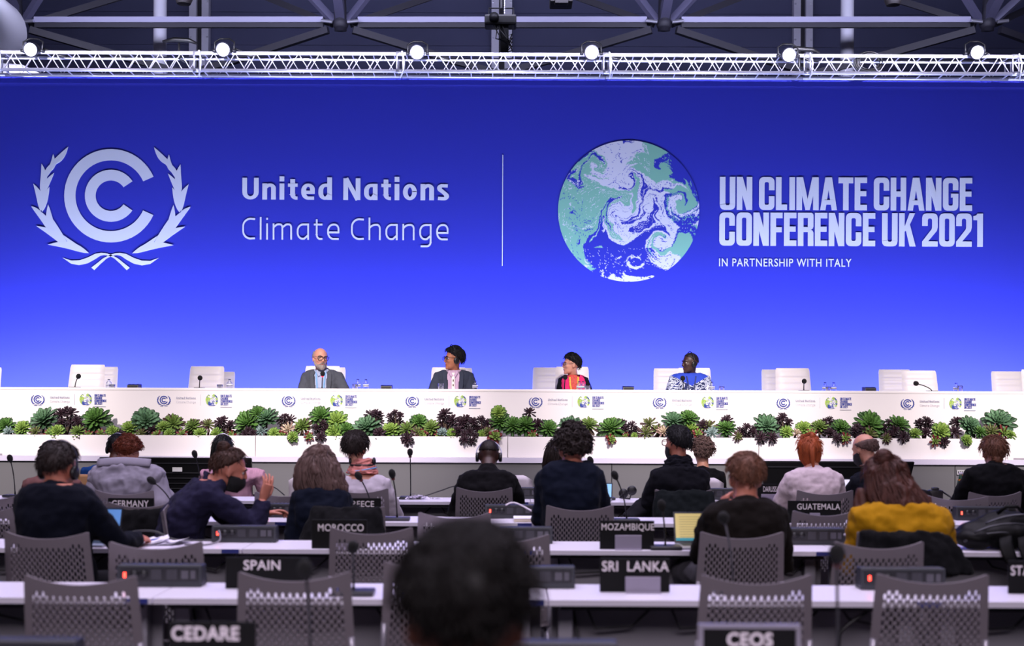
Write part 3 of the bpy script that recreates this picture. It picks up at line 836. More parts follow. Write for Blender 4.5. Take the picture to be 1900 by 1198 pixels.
# ------------------------------------------------------------------ desk microphones, bottles, glasses, boxes
DT = at(950, 722, DY).z
def gooseneck(name, base, tip, label, group, r=1.0, ring=None, bs=(.055, .07, .035)):
    """base point on a surface, tip of the stem in world space"""
    base, tip = Vector(base), Vector(tip)
    t = thing(name, label, 'microphone', base, group)
    g = G(); g.box(base.x-bs[0], base.x+bs[0], base.y-bs[1], base.y+bs[1], base.z+.002, base.z+bs[2], .008); o = g.build('base', mat('mic_base', '2a2a30', .4), t); autosmooth(o)
    k0 = base+Vector((0, 0, bs[2])); h = tip-k0
    pts = [k0, k0+Vector((h.x*.08, h.y*.05, h.z*.3)), k0+Vector((h.x*.35, h.y*.3, h.z*.68)), tip]
    P = []
    for s in np.linspace(0, 1, 10):
        P.append(sum((pts[i]*c for i, c in enumerate(((1-s)**3, 3*s*(1-s)**2, 3*s*s*(1-s), s**3))), Vector()))
    g = G(); g.tube(P, [.007*r]+[.0045*r]*9, 8); g.build('gooseneck', m_black, t, True)
    d = (P[-1]-P[-2]).normalized(); u, v = frame(d)
    g = G(); g.rings([(tip+d*a, u*b*r, v*b*r) for a, b in ((-.01, .006), (.0, .013), (.012, .0205), (.03, .0235), (.046, .021), (.058, .012), (.062, .003))], 12)
    g.build('foam_head', mat('foam', '0b0b0c', .95, bump=.4, bscale=400), t, True)
    if ring:
        g = G(); g.rings([(tip+d*a, u*.0125*r, v*.0125*r) for a in (-.014, .004)], 12); g.build('light_ring', ring, t, True)
    return t
m_red = mat('red_light', (1.0, .05, .03), .4, emit=6)
m_redring = mat('red_ring', (1.0, .02, .06), .4, emit=2.5)
MY = 14.15
for bx, tx, ty, lab, rg in ((139, 144.5, 700, 'thin gooseneck microphone in front of the far left empty stage chair', None), (370, 371, 703, 'upright gooseneck microphone left of the bearded man', None),
                       (597.5, 598.5, 696, 'gooseneck microphone with a glowing red ring before the bearded man', m_redring), (1047.5, 1048.5, 702, 'gooseneck microphone in front of the woman in the pink vest', None),
                       (1268, 1267, 704, 'gooseneck microphone before the man in the patterned blue shirt', None), (1491.5, 1492, 709, 'upright gooseneck microphone right of the blue shirt man', None), (1729, 1703, 712, 'slanting gooseneck microphone before the right empty stage chair', None)):
    b = at(bx, 720, MY); p = at(tx, ty, MY-.1); b.z = DT
    gooseneck('desk_microphone', b, p, lab, 'stage desk microphones', 1.2, rg, (.05, .06, .008))
m_glass = bpy.data.materials.new('clear_glass'); m_glass.use_nodes = True
nt = m_glass.node_tree; nt.nodes.remove(nt.nodes['Principled BSDF'])
tr_ = nt.nodes.new('ShaderNodeBsdfTransparent'); tr_.inputs[0].default_value = (.90, .92, .98, 1); gl_ = nt.nodes.new('ShaderNodeBsdfGlossy'); gl_.inputs['Roughness'].default_value = .05
lw = nt.nodes.new('ShaderNodeLayerWeight'); lw.inputs[0].default_value = .35; mxs = nt.nodes.new('ShaderNodeMixShader')
nt.links.new(lw.outputs['Facing'], mxs.inputs[0]); nt.links.new(tr_.outputs[0], mxs.inputs[1]); nt.links.new(gl_.outputs[0], mxs.inputs[2]); nt.links.new(mxs.outputs[0], nt.nodes['Material Output'].inputs['Surface'])
m_cap = mat('blue_cap', '1c2450', .4); m_blabel = mat('bottle_label', 'e4e6f2', .5)
def bottle_proto():
    t = thing('water_bottle', 'x', 'bottle')
    g = G(); g.lathe([(.0, 0), (.031, 0), (.033, .01), (.033, .13), (.030, .15), (.016, .19), (.0125, .205), (.0125, .235), (0, .235)], n=18); g.build('glass', m_glass, t, True)
    g = G(); g.lathe([(.014, .222), (.0145, .224), (.0145, .244), (.013, .246), (0, .246)], n=14); g.build('cap', m_cap, t, True)
    g = G(); g.lathe([(.0336, .05), (.0338, .05), (.0338, .115), (.0336, .115)], n=18); g.build('label', m_blabel, t, True)
    g = G(); g.lathe([(.0338, .075), (.0341, .075), (.0341, .09), (.0338, .09)], n=18); g.build('label_band', m_cap, t, True)
    return t
bp = bottle_proto(); fb = [True]
for px, py, lab in ((202, 703, 'water bottle with dark cap beside the far left empty stage chair'), (426, 703, 'water bottle with dark cap beside the second empty stage chair'), (664, 703, 'water bottle right of the bearded man, nearer to him'), (679, 703, 'water bottle right of the bearded man, farther from him'),
                (882, 706, 'water bottle at the elbow of the man in dark suit'), (1075, 707, 'water bottle before the woman in pink, left of two'), (1082, 707, 'water bottle before the woman in pink, right of two'), (1321, 708, 'water bottle at the elbow of the blue shirt man'),
                (1531, 709, 'water bottle right of the upright microphone, left of two'), (1547, 709, 'water bottle right of the upright microphone, right of two'), (1774, 710, 'water bottle near the right end of the stage desk')):
    q = at(px, py, 14.3); h = q.z-DT
    loc = (q.x, 14.3, DT)
    o = bp if fb[0] else dup(bp, loc); fb[0] = False; o.location = loc
    o.scale = (1, 1, h/.246); o['label'] = lab; o['group'] = 'water bottles on the stage desk'
def glass_proto():
    t = thing('drinking_glass', 'x', 'glass')
    g = G(); g.lathe([(0, 0), (.031, 0), (.035, .11), (.0335, .11), (.030, .008), (0, .008)], n=18); g.build('tumbler', m_glass, t, True)
    return t
gp = glass_proto(); fb = [True]
for px, py, lab in ((208, 714, 'drinking glass beside the far left water bottle'), (408, 713, 'drinking glass beside the second water bottle from the left'), (659, 712, 'drinking glass right of the bearded man'), (818, 711, 'drinking glass before the man in dark suit'), (1090, 715, 'drinking glass beside the two bottles before the woman in pink'),
                    (1339, 716, 'drinking glass right of the blue shirt man'), (1537, 717, 'drinking glass between two bottles right of the upright microphone'), (1781, 715, 'drinking glass beside the bottle near the right end of the desk')):
    q = at(px, py, 14.22); loc = (q.x, 14.22, DT); h = max(.04, q.z-DT)
    o = gp if fb[0] else dup(gp, loc); fb[0] = False; o.location = loc
    o.scale = (1, 1, h/.11); o['label'] = lab; o['group'] = 'drinking glasses on the stage desk'
for px, lab in ((248, 'black box on the stage desk between the two left empty chairs'), (717, 'black box on the stage desk between the two seated men'), (1166, 'black box on the stage desk between the woman in pink and the blue shirt man'), (1614, 'black box on the stage desk left of the slanting microphone')):
    q = at(px, 711+px*.0042, 14.35); wz = q.z-DT
    t = thing('control_box', lab, 'box', (q.x, 14.35, DT), 'black boxes on the stage desk')
    g = G(); a = .064
    g.add([(q.x+x, y, z) for x, y, z in ((-a, 14.30, DT+.002), (a, 14.30, DT+.002), (a, 14.45, DT+.002), (-a, 14.45, DT+.002), (-a, 14.31, DT+wz*.7), (a, 14.31, DT+wz*.7), (a, 14.36, DT+wz), (-a, 14.36, DT+wz), (a, 14.45, DT+wz), (-a, 14.45, DT+wz))],
          [(0, 1, 5, 4), (4, 5, 6, 7), (7, 6, 8, 9), (9, 8, 2, 3), (1, 2, 8, 6, 5), (0, 4, 7, 9, 3), (0, 3, 2, 1)])
    g.build('housing', mat('box_black', '1b1b1f', .5), t)
    g = G(); g.box(q.x-a*.85, q.x+a*.85, 14.298, 14.304, DT+wz*.12, DT+wz*.6); g.build('front_grille', m_black, t)

# ------------------------------------------------------------------ succulents
def leafmat(n, c, c2, rough=.42):
    return mat(n, c, rough, var=.45, vscale=14, bump=.1, bscale=30)
LM = {'G': (leafmat('leaf_green', '56803a', 0), leafmat('leaf_deep', '36562a', 0)), 'D': (leafmat('leaf_bluegreen', '5f8560', 0), leafmat('leaf_bluegreen_deep', '3c5a3c', 0)),
      'g': (leafmat('leaf_mid', '6a853e', 0), leafmat('leaf_brown', '4a3a2c', 0)), 'l': (leafmat('leaf_light', '88a84c', 0), leafmat('leaf_lime', '5f8238', 0)),
      'b': (leafmat('leaf_bluegrey', '8fa5a0', 0), leafmat('leaf_grey', '6f8582', 0)), 'd': (leafmat('leaf_purple', '3b2730', 0), leafmat('leaf_black', '22161c', 0)),
      'r': (leafmat('leaf_sprout', '7b9648', 0), leafmat('leaf_red', '6e2c2a', 0)), 'p': (leafmat('leaf_pale', 'c9b59a', 0), leafmat('leaf_pinkish', '9c7c70', 0)), 'n': (leafmat('leaf_olive', '66703c', 0), leafmat('leaf_bronze', '4b3330', 0))}
m_stem = mat('woody_stem', '4a3b2e', .8)
def rosette_mesh(name, N, wide, kind, spread, seed, cup=.35, long=1.0):
    """unit-radius rosette round +Z: leaves on a golden-angle spiral, spoon shaped"""
    rn = random.Random(seed); g = G()
    for i in range(N):
        s = (i+.6)/N; az = i*2.39996+rn.uniform(-.12, .12)
        el = math.radians(84-(84-spread)*s**.8)+rn.uniform(-.06, .06)
        L = (.30+.72*s**.75)*long*rn.uniform(.9, 1.08); wd = wide*(.35+.65*s)*rn.uniform(.9, 1.1)
        g.m = 0 if s < .68 else 1
        d = Vector((math.cos(az)*math.cos(el), math.sin(az)*math.cos(el), math.sin(el))); side = Vector((-math.sin(az), math.cos(az), 0)); nm = side.cross(d)*-1
        prof = ((0, .30), (.35, .55), (.7, 1.0), (.88, .85), (1.0, .18))
        vs = []
        for q, ww in prof:
            c = d*(q*L)+nm*(-cup*.35*math.sin(q*2.6)*L*.5)
            e = side*(ww*wd*.5)
            th = nm*.03*L
            vs += [c-e+nm*.02, c-th*1.0, c+e+nm*.02, c+th*.35]
        fs = []
        for k in range(4):
            a = k*4; b = a+4
            fs += [(a, a+1, b+1, b), (a+1, a+2, b+2, b+1), (a+2, a+3, b+3, b+2), (a+3, a, b, b+3)]
        fs.append((16, 17, 18, 19))
        g.add(vs, fs)
    me = bpy.data.meshes.new(name); me.from_pydata(g.v, [], g.f)
    for m in LM[kind]: me.materials.append(m)
    me.polygons.foreach_set('material_index', g.mi); me.polygons.foreach_set('use_smooth', [True]*len(me.polygons)); me.update()
    return me
RM = {}
for kd, N, wide, sp, long in (('G', 64, .40, -14, 1), ('D', 58, .40, -10, 1), ('g', 60, .36, -24, 1), ('l', 52, .46, -10, .95), ('b', 34, .36, 5, .9), ('d', 34, .36, -20, 1), ('r', 22, .5, 0, .9), ('p', 34, .28, 0, 1), ('n', 34, .34, -18, 1)):
    RM[kd] = [rosette_mesh('rosette', N, wide*k2, kd, sp, s*10+ord(kd), long=long) for s, k2 in ((1, 1), (2, .8))]
PL = [(10,789,16,'G'),(16,801,11,'b'),(42,794,16,'l'),(82,778,27,'D'),(126,772,21,'d'),(141,787,13,'d'),(177,778,27,'G'),(106,800,13,'l'),(144,801,14,'g'),(164,806,8,'r'),(187,804,10,'r'),(209,800,11,'l'),(66,801,11,'n'),(92,803,10,'r'),
 (240,794,17,'l'),(271,780,25,'D'),(283,797,11,'d'),(321,785,20,'g'),(303,791,12,'l'),(357,790,17,'g'),(313,804,9,'l'),(338,805,10,'r'),(371,803,11,'l'),(386,788,13,'n'),(401,803,10,'l'),(417,787,16,'d'),(430,807,9,'r'),(459,785,27,'G'),(462,807,16,'d'),(478,766,13,'G'),(221,804,9,'d'),(262,804,10,'n'),(290,806,9,'r'),
 (495,774,21,'D'),(485,798,12,'b'),(529,784,15,'d'),(535,797,13,'p'),(508,803,10,'l'),(523,807,8,'r'),(543,810,10,'l'),(561,790,18,'g'),(573,810,9,'r'),(595,772,21,'G'),(597,793,15,'d'),(595,810,9,'d'),(624,781,21,'l'),(619,804,15,'l'),(642,797,15,'G'),(680,792,27,'D'),(695,774,17,'d'),(703,803,12,'d'),(667,803,9,'n'),
 (725,797,18,'l'),(735,775,14,'d'),(755,797,19,'g'),(778,782,16,'G'),(755,814,12,'d'),(800,794,18,'g'),(783,807,11,'r'),(829,779,20,'d'),(841,804,11,'l'),(821,802,10,'b'),(866,789,21,'d'),(869,810,15,'d'),(894,789,15,'d'),(894,807,9,'l'),(814,807,8,'r'),(927,781,21,'G'),(925,765,13,'l'),(919,810,13,'r'),(952,789,19,'G'),(775,801,11,'n'),(850,799,12,'d'),(905,801,11,'n'),
 (975,789,22,'G'),(983,765,11,'d'),(998,787,12,'d'),(1018,795,19,'G'),(988,807,9,'r'),(1056,791,21,'D'),(1093,789,20,'g'),(1134,794,25,'G'),(1134,815,10,'r'),(1154,785,10,'d'),(1170,798,14,'d'),(1161,808,6,'r'),(1177,808,6,'l'),(1205,786,16,'n'),(1198,803,14,'n'),(1221,798,13,'n'),(1250,781,21,'D'),(1278,776,19,'G'),(1281,797,19,'l'),(1231,801,11,'p'),(1295,805,10,'r'),(1305,790,12,'d'),
 (1315,791,14,'n'),(1321,803,12,'b'),(1346,794,19,'G'),(1349,780,11,'d'),(1369,809,9,'n'),(1387,801,17,'d'),(1405,797,12,'d'),(1422,790,23,'D'),(1453,784,16,'d'),(1432,811,11,'d'),(1412,811,11,'d'),(1460,801,11,'l'),(1478,804,9,'p'),(1491,794,14,'l'),(1521,791,17,'g'),(1539,786,13,'d'),(1561,794,20,'G'),(1553,812,10,'d'),(1569,813,10,'r'),(1541,803,12,'d'),(1505,804,10,'r'),
 (1614,787,27,'G'),(1592,800,14,'d'),(1614,806,14,'n'),(1668,788,21,'G'),(1650,793,13,'d'),(1660,808,16,'d'),(1676,810,11,'d'),(1645,813,9,'n'),(1698,804,11,'l'),(1715,787,17,'d'),(1718,802,11,'d'),(1746,801,19,'l'),(1735,818,10,'r'),(1752,819,9,'d'),(1771,801,12,'d'),(1776,783,11,'d'),(1801,790,20,'D'),(1794,816,10,'l'),(1819,801,12,'G'),(1853,784,28,'D'),(1840,800,15,'n'),(1862,804,14,'r'),(1876,806,9,'l'),(1835,808,9,'r')]
CN = {'G': 'bright green', 'D': 'blue-green', 'g': 'green and brown', 'l': 'light green', 'b': 'blue-grey', 'd': 'dark purple', 'r': 'red-edged', 'p': 'pale pinkish', 'n': 'olive and bronze'}
ORD = 'first second third fourth fifth sixth seventh eighth ninth tenth eleventh twelfth thirteenth fourteenth fifteenth sixteenth seventeenth eighteenth nineteenth twentieth'.split()
cnt = {}
rp = random.Random(5)
PN = ['leftmost', 'second', 'third', 'rightmost']
for px, py, r, kd in sorted(PL):
    pi = 0 if px < 474 else 1 if px < 942 else 2 if px < 1408 else 3
    k = cnt.get((pi, kd), 0); cnt[(pi, kd)] = k+1
    low = py+r*.55 > 811
    Y = 13.43 if py > 808 else (13.50 if py > 798 else (13.60 if py > 786 else 13.66))
    q = at(px, py, Y); R = r*Y/F*(1.24 if r > 15 else 1.40)
    t = thing('succulent', f'{CN[kd]} succulent, {ORD[k]} of its colour from left in the {PN[pi]} planter trough', 'plant', (q.x, 13.60, pz-.03), f'succulents in the {PN[pi]} trough')
    heads = [(Vector((0, 0, 0)), 1.0)]
    if kd == 'd' and r > 12:
        heads = [(Vector((math.cos(a)*.55*rp.uniform(.7, 1.1), rp.uniform(-.3, .3), math.sin(a)*.5*rp.uniform(.7, 1.1))), rp.uniform(.5, .68)) for a in [2*PI*(j+rp.random()*.5)/5 for j in range(5)]]
    g = G(); base = Vector((q.x, 13.60, pz-.035))
    for o_, sc in heads:
        c = q+o_*R
        me = RM[kd][rp.randrange(2)]
        ob = link('rosette', me, t, c-t.location)
        ob.scale = (R*sc, R*sc, R*sc)
        tilt = rp.uniform(40, 66) if not low else rp.uniform(66, 88)
        ob.rotation_euler = (math.radians(tilt), math.radians(rp.uniform(-16, 16)), rp.uniform(0, 6.28)*0)
        ob.rotation_euler = (Matrix.Rotation(math.radians(rp.uniform(-22, 22)), 3, 'Z') @ Matrix.Rotation(math.radians(tilt), 3, 'X') @ Matrix.Rotation(rp.uniform(0, 6.28), 3, 'Z')).to_euler()
        g.tube([base, base.lerp(c, .5)+Vector((0, .02, .015)), c+Vector((0, .01, 0))], [.013, .011, .009], 6)
    g.build('stem', m_stem, t, True)

# ------------------------------------------------------------------ big floor monitors in front of the stage, seen from behind
def monitor(px0, px1, pxb0, pxb1, py0, py1, Y, label, vents):
    a, b = at(px0, py0, Y), at(px1, py0, Y); c0, c1 = at(pxb0, py1, Y-.0), at(pxb1, py1, Y)
    zt, zb = a.z, c0.z
    t = thing('floor_monitor', label, 'screen', ((a.x+b.x)/2, Y, 0))
    g = G(); lean = -.22
    vs = []
    for dy in (0, .055):
        vs += [(c0.x, Y-lean+dy, zb), (c1.x, Y-lean+dy, zb), (b.x, Y+dy, zt), (a.x, Y+dy, zt)]
    g.add(vs, [(0, 1, 2, 3), (4, 7, 6, 5), (0, 4, 5, 1), (1, 5, 6, 2), (2, 6, 7, 3), (3, 7, 4, 0)])
    me_ = g.build('back_shell', mat('tv_black', '101013', .42), t)
    bv = me_.modifiers.new('bevel', 'BEVEL'); bv.width = .012; bv.segments = 2
    def Yat(z): return Y-lean*(zt-z)/(zt-zb)
    g = G()
    z = zt-.18
    for k in range(vents):
        zz = zt-.16-.055*k
        g.box(a.x+.12, b.x-.12, Yat(zz)-.008, Yat(zz)+.01, zz-.004, zz+.004)
    if vents: g.build('vent_slats', mat('tv_grey', '26262b', .4), t)
    g = G(); g.box(a.x+.05, b.x-.05, Yat(zt-.06)-.006, Yat(zt-.06)+.01, zt-.066, zt-.054); g.build('seam', mat('tv_edge', '1d1d22', .3), t)
    if vents:
        q = at(322, 872, Y-.1); g = G(); g.box(q.x-.05, q.x+.05, Yat(q.z)-.012, Yat(q.z), q.z-.022, q.z+.022); g.build('sticker', mat('sticker', 'c9c9cc', .5), t)
    for s in (.2, .8):
        x = c0.x+(c1.x-c0.x)*s
        g = G(); g.box(x-.03, x+.03, Y-lean-.25, Y-lean+.3, 0, .03); g.box(x-.02, x+.02, Y-lean+.0, Y-lean+.05, .02, zb+.05); g.build('foot', m_dark, t)
    return t
monitor(183, 466, 190, 460, 848, 945, 12.7, 'black floor monitor with a white sticker and vents, left before the stage', 7)
monitor(1417, 1698, 1424, 1688, 855, 948, 12.7, 'plain black floor monitor right before the stage, behind the red-haired woman', 0)
# ------------------------------------------------------------------ delegate tables
m_top = mat('table_white', 'ded9e6', .32, var=.01, vscale=2)
m_edge = mat('table_edge', 'c4bfca', .5)
m_under = mat('table_frame', '716e74', .5); m_leg = mat('table_leg', '8a878f', .4, .2); m_tag = mat('blue_tag', '1d2670', .5)
ROWS = {'Z': 3.30, 'A': 4.957, 'B': 6.61, 'C': 8.10, 'D': 9.79}
TZ = .74
SEAM = [-6.19, -4.605, -3.02, -1.435, .15, 1.735, 3.32, 4.905, 6.49]
RN = {'Z': 'nearest row with the CEDARE and CEOS signs', 'A': 'row with the SPAIN and SRI LANKA signs', 'B': 'row with the MOROCCO and MOZAMBIQUE signs', 'C': 'row with the GERMANY and GUATEMALA signs', 'D': 'front row before the stage'}
def table_proto():
    t = thing('delegate_table', 'x', 'table')
    g = G(); g.box(.002, 1.583, 0, .42, TZ-.026, TZ, .003); g.build('tabletop', m_top, t)
    g = G(); g.box(.004, 1.581, -.0015, .002, TZ-.0255, TZ-.002); g.build('edge_band', m_edge, t)
    g = G(); g.box(.02, 1.56, .24, .258, .30, TZ-.03); g.build('modesty_panel', m_under, t)
    g = G(); g.box(.05, 1.53, .05, .08, TZ-.050, TZ-.026); g.build('rail', mat('rail_dark', '1d1c20', .5), t)
    for x in (.075, 1.485):
        g = G(); g.box(x-.03, x+.03, .17, .235, .04, TZ-.03, .006); g.box(x-.03, x+.03, .0, .42, 0, .04, .01); g.build('leg', m_leg, t)
    g = G(); g.box(1.475, 1.568, -.004, .0, TZ-.024, TZ-.003); g.build('blue_tag', m_tag, t)
    g = G(); rn = random.Random(2)
    for k in range(4):
        x = .15+.35*k; g.tube([(x, .2, TZ-.03), (x+.05, .18, TZ-.10-.05*rn.random()), (x+.2, .19, TZ-.14), (x+.3, .2, TZ-.05)], .006, 6)
    g.tube([(.1, .22, TZ-.03), (.14, .2, .5), (.10, .2, .2), (.13, .2, .02)], .006, 6)
    g.build('cables', m_black, t, True)
    return t
tp = table_proto(); fb = [True]
for r, cols in (('Z', (2, 3, 4, 5)), ('A', (2, 3, 4, 5)), ('B', (2, 3, 4, 5)), ('C', (1, 2, 3, 4, 5, 6)), ('D', (1, 2, 3, 4, 5, 6))):
    for i, c in enumerate(cols):
        loc = (SEAM[c], ROWS[r], 0)
        o = tp if fb[0] else dup(tp, loc); fb[0] = False; o.location = loc
        o['label'] = f'{ORD[i]} white table from the left in the {RN[r]}'; o['group'] = 'white delegate tables'

# ------------------------------------------------------------------ power and audio boxes at the seams
m_unit = mat('unit_grey', '282a31', .45); m_unitf = mat('unit_front', '17171b', .4); m_sock = mat('socket', '2e2d33', .5)
def unit_proto():
    t = thing('power_box', 'x', 'power box')
    g = G(); vs = [(x, y, z) for x in (-.18, .18) for y, z in ((-.05, 0), (-.042, .092), (.03, .092), (.05, 0))]
    g.add(vs, [(0, 1, 2, 3), (7, 6, 5, 4), (0, 4, 5, 1), (1, 5, 6, 2), (2, 6, 7, 3), (3, 7, 4, 0)])
    o = g.build('housing', m_unit, t); b = o.modifiers.new('bevel', 'BEVEL'); b.width = .005; b.segments = 2
    g = G(); g.box(-.165, .165, -.051, -.044, .026, .080); g.build('socket_panel', m_unitf, t)
    g = G(); g.box(-.150, -.139, -.0545, -.049, .040, .062, .002); g.build('red_switch', m_red, t)
    for x in (-.105, -.065):
        g = G(); g.lathe([(0, -.001), (.016, -.001), (.018, .004), (.018, .006)], (x, -.0515, .054), 16, 'Y'); g.build('round_socket', m_black, t, True)
    for x in (-.01, .055):
        g = G(); g.box(x-.022, x+.022, -.054, -.05, .032, .074)
        for dx, dz in ((-.008, .006), (.008, .006), (0, -.008)): g.box(x+dx-.003, x+dx+.003, -.0555, -.05, .053+dz-.004, .053+dz+.004)
        g.build('plug_socket', m_sock, t)
    g = G(); g.box(.095, .125, -.054, -.05, .036, .07); g.box(.135, .155, -.054, -.05, .036, .07); g.build('data_port', mat('port_grey', '4a484f', .5), t)
    return t
up = unit_proto(); fb = [True]
UN = [('Z', 150, 'out'), ]
def unit(x, r, label):
    loc = (x, ROWS[r]+.335, TZ)
    o = up if fb[0] else dup(up, loc); fb[0] = False; o.location = loc
    o['label'] = label; o['group'] = 'power boxes on the tables'
for r, lst in (('Z', ((-1.44, 'dark power box at the bottom edge below the left nearest chair'), (.13, 'dark power box at the bottom edge right of the blurred head'), (1.62-3.32+3.32-.9, None))),
               ('A', ((-1.49, 'grey power box with red switch left of the SPAIN sign'), (.09, 'grey power box right of the blurred head, left of the SRI LANKA sign'), (1.66, 'grey power box with red switch behind the nearest right chair'))),
               ('B', ((-1.49, 'grey power box with red switch in front of the bun-haired man'), (.05, 'grey power box beside the MOZAMBIQUE chair, partly behind the blurred head'), (1.68, 'grey power box left of the woman in yellow'))),
               ('C', ((-1.50, 'grey power box with red switch left of the long-haired woman'), (.0, 'grey power box with red switch right of the headphone man'), (3.19, 'grey power box with red switch above the backpack'))),
               ('D', ((.07, 'small looking grey power box beside the headphone man on the front row'), (1.70, 'grey power box right of the man with the coat on his chair'),))):
    for x, lab in lst:
        if lab: unit(x, r, lab)

# ------------------------------------------------------------------ perforated chairs
m_shell = mat('chair_grey', '6e666c', .5, bump=.03, bscale=300)
m_tube = mat('chair_tube', '9c97a2', .35, .4)
def shell_mesh():
    bm = bmesh.new()
    ncol, pit = 27, .0325
    w0, zlo, zhi = .189, .50, .823                        # perforated field
    cw = 2*w0/ncol
    V = {}
    def vert(x, z):
        k = (round(x, 5), round(z, 5))
        if k not in V: V[k] = bm.verts.new((x, 0, z))
        return V[k]
    def face(*p):
        vs = []
        for q in p:
            v = vert(*q)
            if v not in vs: vs.append(v)
        if len(vs) > 2:
            try: bm.faces.new(vs)
            except ValueError: pass
    for c in range(ncol):
        xa = -w0+c*cw; xb = xa+cw; xm = (xa+xb)/2
        off = (pit/2 if c % 2 else 0)
        # follow the dip of the top edge
        top = zhi-.026*(1-(xm/w0)**2)
        nrow = int((top-zlo-off)/pit)
        z = zlo+off
        face((xa, zlo-.0001), (xb, zlo-.0001), (xb, z), (xa, z)) if off else None
        for r in range(nrow):
            za, zb = z+r*pit, z+(r+1)*pit
            hx, hz = cw*.36, pit*.35
            zm = (za+zb)/2
            inn = [(xm-hx, zm-hz*.6), (xm-hx*.5, zm-hz), (xm+hx*.5, zm-hz), (xm+hx, zm-hz*.6), (xm+hx, zm+hz*.6), (xm+hx*.5, zm+hz), (xm-hx*.5, zm+hz), (xm-hx, zm+hz*.6)]
            face((xa, za), (xb, za), inn[2], inn[1]); face((xb, za), inn[3], inn[2]); face((xb, za), (xb, zb), inn[4], inn[3]); face((xb, zb), inn[5], inn[4])
            face((xb, zb), (xa, zb), inn[6], inn[5]); face((xa, zb), inn[7], inn[6]); face((xa, zb), (xa, za), inn[0], inn[7]); face((xa, za), inn[1], inn[0])
        ze = z+nrow*pit
        # margin above, up to the dipped top edge
        def top_at(x): return .862-.034*(1-(x/.221)**2)
        face((xa, ze), (xb, ze), (xb, top_at(xb)), (xa, top_at(xa)))
        face((xa, .43), (xb, .43), (xb, zlo), (xa, zlo))
    for s in (-1, 1):
        N = 3
        for k in range(N):
            xa = s*(w0+(.221-w0)*k/N); xb = s*(w0+(.221-w0)*(k+1)/N)
            zt_ = [.862-.034*(1-(x/.221)**2) for x in (xa, xb)]
            if k == N-1: zt_[1] -= .006
            zs = np.linspace(.43, .80, 8)
            for a, b in zip(zs[:-1], zs[1:]): face(*([(xa, a), (xb, a), (xb, b), (xa, b)][::s]))
            face(*([(xa, .80), (xb, .80), (xb, zt_[1]), (xa, zt_[0])][::s]))
    bmesh.ops.recalc_face_normals(bm, faces=bm.faces[:])
    for v in bm.verts:
        x, z = v.co.x, v.co.z
        q = (z-.43)/.43
        v.co.x = x*(1.09-.09*q)
        v.co.y = -.035*(1-(x/.22)**2)*1.0-.07*q+.02*(1-q)**2
    me = bpy.data.meshes.new('backrest'); bm.to_mesh(me); bm.free()
    r = evaluated(me, [('SOLIDIFY', dict(thickness=.007, offset=0))]); r.name = 'backrest'
    return r
def chair_proto():
    t = thing('delegate_chair', 'x', 'chair')
    me = shell_mesh(); me.materials.append(m_shell); link('backrest', me, t)
    g = G()
    nx, ny = 10, 10
    vs = [((i/nx*2-1)*.225*(1-.04*(j/ny)), .0+.42*j/ny, .44-.018*math.sin(PI*j/ny)-.02*(j/ny)**4+.012*abs(i/nx*2-1)**3-dz) for dz in (0, .022) for j in range(ny+1) for i in range(nx+1)]
    n = (nx+1)*(ny+1); fs = []
    for j in range(ny):
        for i in range(nx):
            a = j*(nx+1)+i; fs += [(a, a+1, a+nx+2, a+nx+1), (n+a, n+a+nx+1, n+a+nx+2, n+a+1)]
    for j in range(ny):
        for i in (0, nx):
            a = j*(nx+1)+i; b = a+nx+1; fs.append((a, b, n+b, n+a))
    for i in range(nx):
        for j in (0, ny):
            a = j*(nx+1)+i; fs.append((a, a+1, n+a+1, n+a))
    g.add(vs, fs); g.build('seat', m_shell, t, True)
    for s in (-1, 1):
        g = G(); g.tube([(s*.222, -.035, .62), (s*.228, -.012, .50), (s*.225, .02, .425), (s*.215, .1, .41)], .0125, 8); g.build('back_frame', m_tube, t, True)
        g = G(); g.tube([(s*.215, .08, .41), (s*.23, .03, .3), (s*.245, -.06, .0)], .0115, 8); g.build('leg', m_tube, t, True)
        g = G(); g.tube([(s*.215, .1, .41), (s*.215, .34, .405), (s*.23, .39, .36), (s*.24, .42, .0)], .0115, 8); g.build('leg', m_tube, t, True)
    g = G()
    for y in (.1, .32): g.tube([(-.215, y, .408), (.215, y, .408)], .01, 8)
    g.build('seat_frame', m_tube, t, True)
    return t
cp = chair_proto(); fb = [True]
CH = {}
def chair(key, px0, px1, py, label, yaw=0, wpx=None):
    """px0, px1: top corners of the backrest in the photo, py their row"""
    pyc = py-((px0+px1)/2-950)*ROLL
    s = (pyc-HZ)/(EYE-.90); Y = F/s
    c = at((px0+px1)/2, py, Y)
    loc = (c.x, Y+.07, 0)
    o = cp if fb[0] else dup(cp, loc); fb[0] = False; o.location = loc
    o.rotation_euler = (0, 0, math.radians(yaw)); o.scale = (.94*(px1-px0)/s/.415 if False else .935, .95, .90/.862); o['label'] = label; o['group'] = 'grey perforated chairs'
    CH[key] = (c.x, Y)
chair('A1', 46, 254, 1065, 'grey perforated chair at the bottom left, leftmost of the nearest row', -2)
chair('A2', 445, 645, 1059, 'grey perforated chair just left of the blurred head, below the SPAIN sign', 2)
chair('A3', 712, 905, 1040, 'grey perforated chair hidden behind the blurred head, only its left side showing', 3)
chair('A4', 1300, 1505, 1064, 'grey perforated chair behind the CEOS sign', 3)
chair('A5', 1630, 1833, 1063, 'grey perforated chair at the bottom right, rightmost of the nearest row', -2)
chair('B0', -180, -12, 990, 'grey perforated chair cut off at the left edge')
chair('B1', 5, 170, 985, 'grey perforated chair of the dark-suited man at the left', -3)
chair('B2', 203, 372, 1003, 'empty grey perforated chair beside the papers, left of the SPAIN sign', 3)
